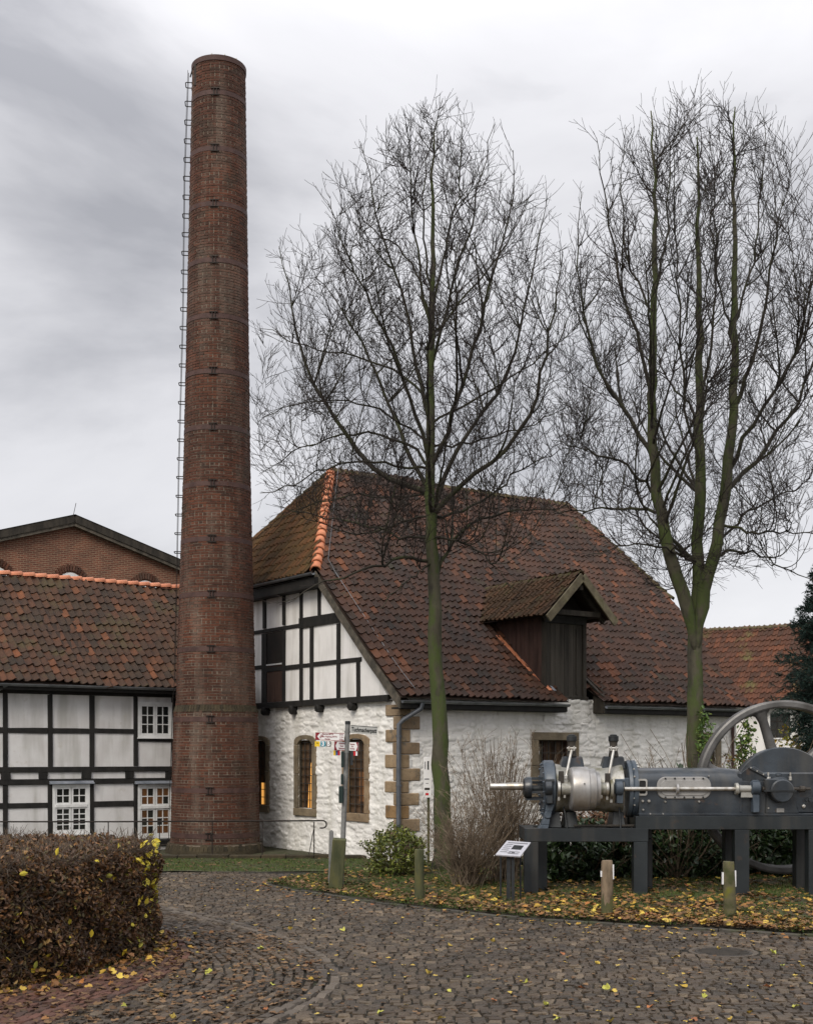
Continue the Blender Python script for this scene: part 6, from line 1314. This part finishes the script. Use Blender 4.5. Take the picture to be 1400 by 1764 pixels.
def rect(par, x0, x1, z0, z1, m, nm, y=-.003): 
    o_ = mesh_obj(nm, [(x0, y, z0), (x1, y, z0), (x1, y, z1), (x0, y, z1)], [(0,1,2,3)], m, par); return o_
zsn = EYE+(HY-1257.5)/F*SPY; SY = SPY-.09
c = P(627, 1257.5, SY); ns_ = plate(c, .545, .165, .12, .07, m_signg, 'street_name_sign')
rect(ns_, -.272, .272, .068, .078, m_dome, 'border'); tx(ns_, 'Tuchmacherpatt', .0, -.005, .125, m_black, .003, .62)
for z in (.04, -.04): MB().beam(P(604, 1257.5, SY)+(0, .05, z), P(612, 1257.5, SY)+(0, .02, z), .02, .02).build('sign_bracket', m_pole, sg, sb)
c = P(568, 1269, SY-.02); W, H = .585, .155
a1 = plate(c, W, H, -.05, .035, m_signw, 'route_arrow_sign')
rect(a1, -W/2, W/2, H/2-.01, H/2, m_red, 'border'); rect(a1, -W/2, W/2, -H/2, -H/2+.01, m_red, 'border')
mesh_obj('arrow_panel', [(-W/2, -.003, -H/2), (-W/2+.10, -.003, -H/2), (-W/2+.035, -.003, 0), (-W/2+.10, -.003, H/2), (-W/2, -.003, H/2)], [(0,1,2,3,4)], m_red, a1)
for x in (-.185, -.145): b_ = MB().tube([(x, -.006, -.02+.022*0)]+[(x+.0*1, -.006, 0)], .002, 3) if False else None
for x, z in ((-.19, -.018), (-.15, .008)):   # tiny bicycle wheels and frame
    n = 10; V = [(x+rr*math.cos(t), -.005, z+rr*1.4*math.sin(t)) for rr in (.016, .010) for t in np.arange(n)/n*2*PI]; mesh_obj('bicycle_symbol', V, [(i, (i+1) % n, n+(i+1) % n, n+i) for i in range(n)], m_red, a1)
mesh_obj('bicycle_symbol', [(-.192, -.005, -.015), (-.184, -.005, -.018), (-.165, -.005, .045), (-.172, -.005, .048)], [(0,1,2,3)], m_red, a1)
for z, s, b_, d__ in ((.048, 'Zentrum', 'MITTE', '0,5 km'), (0., 'Haus Vogelsang', 'MITTE', '1,1 km'), (-.048, 'Norden', '', '3,0 km')):
    tx(a1, s+' '+b_, -.01 if len(s) > 8 else -.04, z, .04, m_red, .0006, .85); tx(a1, d__, .235, z, .04, m_red, .0004, .75)
zq = 1281.5
for px, s, m in ((546.5, '', m_yel), (556.5, '3', m_teal), (565.8, 'B', m_black)):
    q_ = plate(P(px, zq, SY-.02), .10, .108, -.05, .02, m, 'route_tile')
    if s: tx(q_, s, 0, -.002, .12, m_signw, .005, 1.)
    else:
        V = [(.026*math.cos(t)*k, -.005, .0+.026*math.sin(t)*k) for k in (1., .6) for t in np.linspace(.2, 2.6, 8)]; mesh_obj('arrow_symbol', V, [(i, i+1, 8+i+1, 8+i) for i in range(7)], m_black, q_)
# second pair of arrows, turned
c = P(588.5, 1285, SY+.02); a2 = plate(c, .34, .185, .55, .03, m_signw, 'route_arrow_sign')
mesh_obj('arrow_panel', [(-.17, -.003, -.0925), (-.10, -.003, -.0925), (-.145, -.003, 0), (-.10, -.003, .0925), (-.17, -.003, .0925)], [(0,1,2,3,4)], m_red, a2); rect(a2, -.17, .17, .083, .0925, m_red, 'border'); rect(a2, -.17, .17, -.0925, -.083, m_red, 'border')
for z in (.05, 0, -.05): tx(a2, 'Zentrum' if z else 'Dorf', .0, z, .042, m_red, .0006, .9)
c = P(608.5, 1286, SY+.02); a3 = plate(c, .24, .17, -.55, .03, m_signw, 'route_arrow_sign')
mesh_obj('arrow_panel', [(.12, -.003, -.085), (.12, -.003, .085), (.07, -.003, .085), (.105, -.003, 0), (.07, -.003, -.085)], [(0,1,2,3,4)], m_red, a3)
for z in (.045, 0, -.045): tx(a3, 'Norden' if z else 'Ort', -.02, z, .04, m_red, .0006, .9)
for px, m in ((576.5, m_yel), (580.3, m_bluep), (584, m_red2)): plate(P(px, 1297, SY), .043, .10, .4, 0, m, 'route_tile')
for px, m in ((610.3, m_red2), (613.8, m_signw)): plate(P(px, 1298, SY), .04, .09, -.4, 0, m, 'route_tile')
for px, py0, py1, wd_ in ((590.5, 1294, 1322, .055), (589.5, 1333, 1351, .045), (587.8, 1354, 1383, .09)):
    MB().box((ex(px, SPY)-wd_/2, SPY-.14, ez(py1, SPY)), (ex(px, SPY)+wd_/2, SPY-.06, ez(py0, SPY))).build('side_plate', m_dgreen, sg, sb, bevel=.01)
MB().box((ex(604, SPY), SPY-.1, ez(1318, SPY)), (ex(608, SPY), SPY+.02, ez(1294, SPY))).build('side_plate', m_dome, sg, sb)
for py in (1262, 1276, 1298, 1317, 1360): 
    tt = (py-1247)/(1480-1247); MB().lathe((stp[0]+(sb[0]-stp[0])*(ez(1247, SPY)-ez(py, SPY))/stp[2], SPY, ez(py, SPY)), (0, 0, 1), [(0, .06), (.03, .06)], 12).build('pole_clamp', m_pole, sg, sb)

# white notice on a small post beside the trunk
nb0 = P(737, 1470, 29.9); nb_ = thing('notice_board', 'narrow white notice with red bar on a green post beside the tree trunk', 'sign', (nb0[0], 29.9, 0)); NO = (nb0[0], 29.9, 0)
MB().box((ex(735.5,29.9), 29.9, 0), (ex(740,29.9), 29.96, ez(1374,29.9))).build('post', m_post_g, nb_, NO)
bd = MB().box((ex(729.5,29.9), 29.86, ez(1374,29.9)), (ex(743,29.9), 29.895, ez(1304,29.9))).build('board', m_signw, nb_, NO, bevel=.004)
bx0 = lambda px, py: (ex(px,29.86), 29.857, ez(py,29.86))
def nq(a, b2, c, d2, m, nm): MB().add([bx0(a, d2), bx0(c, d2), bx0(c, b2), bx0(a, b2)], [(0,1,2,3)]).build(nm, m, bd, NO)
nq(732.5, 1366, 738, 1370, m_red2, 'red_bar'); nq(731.5, 1312, 733, 1325, bpy.data.materials['print_grey'], 'drawing'); nq(736, 1311, 738.5, 1326, m_dome, 'drawing'); nq(731, 1341, 739, 1343, bpy.data.materials['print_grey'], 'text_line'); nq(731, 1357, 740, 1361, m_grille, 'drawing'); nq(733, 1349, 738, 1350, bpy.data.materials['print_grey'], 'text_line')

# manhole cover in the road
mc = G(1245, 1640); mh = thing('manhole_cover', 'round iron manhole cover set in the cobbles at lower right', 'manhole cover', (mc[0], mc[1], 0))
MB().lathe((0, 0, -.015), (0, 0, 1), [(0, .48), (.022, .48), (.022, .42), (.016, .42), (.016, .40)], 40, cap=False).build('frame_ring', m_strip, mh)
o = MB().lathe((0, 0, -.015), (0, 0, 1), [(0, .395), (.02, .395)], 40); 
for k in range(-5, 6): 
    w_ = math.sqrt(max(0, .35**2-(k*.06)**2)); o.box((-w_, k*.06-.012, .004), (w_, k*.06+.012, .012))
o.build('cover', m_grille, mh)

# ---------------------------------------------------------------- leaves and grass
def scatter(n, poly_in, xr, yr, r):
    x = r.uniform(*xr, n*3); y = r.uniform(*yr, n*3); k = poly_in(x, y); return x[k][:n], y[k][:n]
r = np.random.default_rng(91)
def litter(name, x, y, z, m, size, r, par=None, label=None, cat=None, up=2.5, off=None):
    n = len(x); X, Y, Z = rand_frames(n, up, r); V, Fq = inst(MAPLE_V, MAPLE_F, np.c_[x, y, z], X, Y, Z, r.uniform(size*.6, size*1.25, n))
    if off is not None: V = V-np.array(off)
    return mesh_obj(name, V, Fq, m, par, kind='stuff', label=label, cat=cat)
dens = lambda x, y: np.exp(-polydist(x, y, isl_near)/1.5)
x, y = scatter(24000, lambda a, c: inpoly(a, c, island_poly) & (np.random.default_rng(3).uniform(0, 1, len(a)) < .10+.9*np.clip(dens(a, c)*1.1, 0, 1)*(.45+.55*np.clip((a+1)/4, 0, 1))), (-3.5, 11), (18.5, 31), r)
litter('leaf_litter', x, y, .085+r.exponential(.012, len(x)), m_leaf_b, .075, r, None, 'brown leaf litter covering the planted verge', 'leaf litter')
k = r.uniform(0, 1, len(x)) < .16+.22*np.clip((x-1)/3, 0, 1); x2, y2 = x[k]+r.normal(0, .2, k.sum()), y[k]+r.normal(0, .2, k.sum())
kk = inpoly(x2, y2, island_poly); litter('leaf_litter', x2[kk], y2[kk], .10+r.exponential(.015, kk.sum()), m_leaf_f, .10, r, None, 'yellow and orange autumn leaves strewn over the planted verge', 'leaf litter')
# on the road: thick near the verge, thin further out
x, y = scatter(1700, lambda a, c: (~inpoly(a, c, island_poly)) & (np.random.default_rng(4).uniform(0, 1, len(a)) < np.exp(-polydist(a, c, isl_near)/.45)), (-4.5, 10), (18, 30), r)
litter('leaf_litter', x, y, .022+r.exponential(.006, len(x)), m_leaf_f, .08, r, None, 'autumn leaves gathered in the gutter along the verge', 'leaf litter', 4)
x, y = scatter(1500, lambda a, c: (~inpoly(a, c, island_poly)) & ~inpoly(a, c, HEDGE), (-7, 9), (12.5, 29), r)
litter('leaf_litter', x, y, .020+r.exponential(.004, len(x)), m_leaf_b, .06, r, None, 'small brown leaf scraps scattered over the cobbles', 'leaf litter', 5)
x, y = scatter(200, lambda a, c: (~inpoly(a, c, island_poly)) & ~inpoly(a, c, HEDGE) & (abs(a) < .34*c), (-5.5, 9), (13.2, 29.5), r)
litter('leaf_litter', x, y, .022+r.exponential(.006, len(x)), m_leaf_y, .055, r, None, 'small yellow leaves scattered thinly over the cobbles', 'leaf litter', 4)
strip_line = [tuple(p) for p in strip[::5]]
x, y = scatter(1100, lambda a, c: (~inpoly(a, c, HEDGE)) & inpoly(a, c, strip_line+[(-9, 9), (-9, 13), (-4, 18.5)]) , (-7, 0), (12, 20), r)
litter('leaf_litter', x, y, .022+r.exponential(.008, len(x)), m_leaf_b, .085, r, None, 'withered leaves between the curved gutter and the hedge', 'leaf litter', 4)
x, y = scatter(3000, lambda a, c: (np.random.default_rng(6).uniform(0, 1, len(a)) < np.exp(-polydist(a, c, [tuple(q) for q in hc[:7]])/.30)), (-8.5, -3), (11, 20), r)
litter('leaf_litter', x, y, .02+r.exponential(.03, len(x)), m_leaf_f, .08, r, None, 'brown and yellow leaves heaped along the foot of the hedge', 'leaf litter', 1.5)
x, y = scatter(260, lambda a, c: inpoly(a, c, lawn_poly) & (c < 33.6) & (a < 0), (-6.5, 0), (29.8, 33.6), r)
litter('leaf_litter', x, y, .03+r.exponential(.006, len(x)), m_leaf_b, .08, r, None, 'scattered brown leaves on the mossy strip before the railing', 'leaf litter', 4)
# bigger single leaves on the cobbles
GRP = {'y': (m_leaf_y, 'single yellow leaf lying on the cobbles', 'yellow leaves lying on the cobbles'), 'g': (m_leaf_g, 'single greenish yellow leaf lying on the cobbles', 'greenish leaves lying on the cobbles'), 'o': (m_leaf_o, 'single orange brown leaf lying on the cobbles', 'orange leaves lying on the cobbles')}
spots = [(738,1676,'y'),(775,1629,'y'),(968,1644,'o'),(1001,1703,'o'),(1056,1709,'y'),(1177,1700,'y'),(1028,1660,'y'),(1044,1703,'g'),(1213,1717,'g'),(1256,1757,'y'),(1165,1649,'y'),(1381,1665,'y'),(1347,1664,'g'),(940,1731,'g'),(905,1693,'g'),(849,1621,'y'),(808,1684,'g'),(772,1708,'g'),(675,1609,'o'),(479,1578,'y'),(536,1688,'y'),(470,1698,'g'),(449,1635,'g'),(532,1661,'o'),(336,1609,'y'),(334,1674,'y'),(360,1676,'g'),(298,1752,'y'),(247,1690,'o'),(214,1734,'g'),(400,1718,'o'),(456,1740,'o'),(589,1603,'g'),(700,1621,'g'),(911,1634,'o'),(1153,1608,'y'),(1237,1634,'y'),(1330,1641,'g'),(1050,1760,'y'),(1196,1757,'o'),(1320,1700,'o'),(850,1724,'o'),(960,1757,'g'),(1085,1699,'y'),(620,1700,'y'),(655,1745,'g'),(350,1720,'o'),(280,1716,'y'),(500,1600,'y'),(760,1755,'y'),(1290,1745,'y'),(1370,1735,'g'),(1120,1735,'o')]
tm = {}
for k, (m, lb, gr) in GRP.items():
    tm[k] = []
    for q in range(3):
        V = np.array(MAPLE_V)*.095*(1 if q else .9); V[:, 2] += r.normal(0, .010, len(V))+.3*abs(V[:, 0]) ; me = bpy.data.meshes.new('fallen_leaf'); me.from_pydata(V.tolist(), [], MAPLE_F); me.materials.append(m); tm[k].append(me)
for i, (px, py, c) in enumerate(spots):
    o = bpy.data.objects.new('fallen_leaf', tm[c][i % 3]); col.objects.link(o); g0 = G(px, py, .02); o.location = (g0[0], g0[1], .028); o.rotation_euler = (random.gauss(0, .25), random.gauss(0, .25), random.uniform(0, 6.28)); o.scale = [random.uniform(.65, 1.15)]*3
    props(o, GRP[c][1], 'leaf', GRP[c][2])
# grass tufts
def grass(n, pin, xr, yr, r, h_, z0, label):
    x, y = scatter(n, pin, xr, yr, r); n = len(x); a = r.uniform(0, 2*PI, n); X = np.c_[np.cos(a), np.sin(a), np.zeros(n)]; Z = np.c_[r.normal(0, .35, n), r.normal(0, .35, n), np.ones(n)]
    V, Fq = inst([(-.005, 0, 0), (.005, 0, 0), (.003, .0, .6), (.0, 0.02, 1.)], [(0, 1, 2, 3)], np.c_[x, y, np.full(n, z0)], X*1., np.cross(Z, X), Z*1., 1.)
    V = V.reshape(n, 4, 3); b0 = np.c_[x, y, np.full(n, z0)][:, None]; hh = r.uniform(.5, 1.3, n)[:, None, None]*h_; d_ = V-b0; d_[..., :] *= np.where(np.arange(4)[None, :, None] > 1, hh, 1.3); V = (b0+d_).reshape(-1, 3)
    return mesh_obj('grass', V, Fq, m_grass, None, kind='stuff', label=label, cat='grass')
clump = lambda a, c: np.sin(a*1.9+1)*np.sin(c*2.3)+.5*np.sin(a*4.1+c*3)
grass(70000, lambda a, c: inpoly(a, c, island_poly) & (clump(a, c) > -.35-.5*(a < 2)), (-3.5, 10.5), (18.6, 31.5), r, .10, .06, 'short green grass among the leaves on the verge')
grass(26000, lambda a, c: inpoly(a, c, lawn_poly) & (c < 34) & (a < 0), (-8.5, 0), (30.2, 34), r, .05, .0, 'thin mossy grass in front of the railing')
grass(5000, lambda a, c: (polydist(a, c, [tuple(q) for q in hc[:7]]) < .3), (-8, -3), (11, 20), r, .06, .0, 'sparse grass along the foot of the hedge')
for o in [o for o in bpy.data.objects if o.type == 'MESH' and o.parent and len(o.data.vertices) == 0]:
    # window roots: give the empty mesh a real glazing bead so that it is not void
    ch_ = [c for c in o.children if c.name.startswith('iron_grille')]
    if ch_:
        o.data = ch_[0].data; bpy.data.objects.remove(ch_[0])
for o in bpy.data.objects:     # hand-hewn timber: nothing quite straight
    if o.type == 'MESH' and o.parent and o.name.split('.')[0] in ('timber_post', 'timber_rail', 'top_plate', 'sill_beam', 'floor_beam', 'joist_end'):
        for v in o.data.vertices:
            v.co.z += random.gauss(0, .010); v.co.x += random.gauss(0, .009) if o.parent == lh else 0; v.co.y += random.gauss(0, .009) if o.parent == mb else 0
print('objects', len(bpy.data.objects), 'tiles', nmain, nl, 'bricks', N, 'setts', len(S))
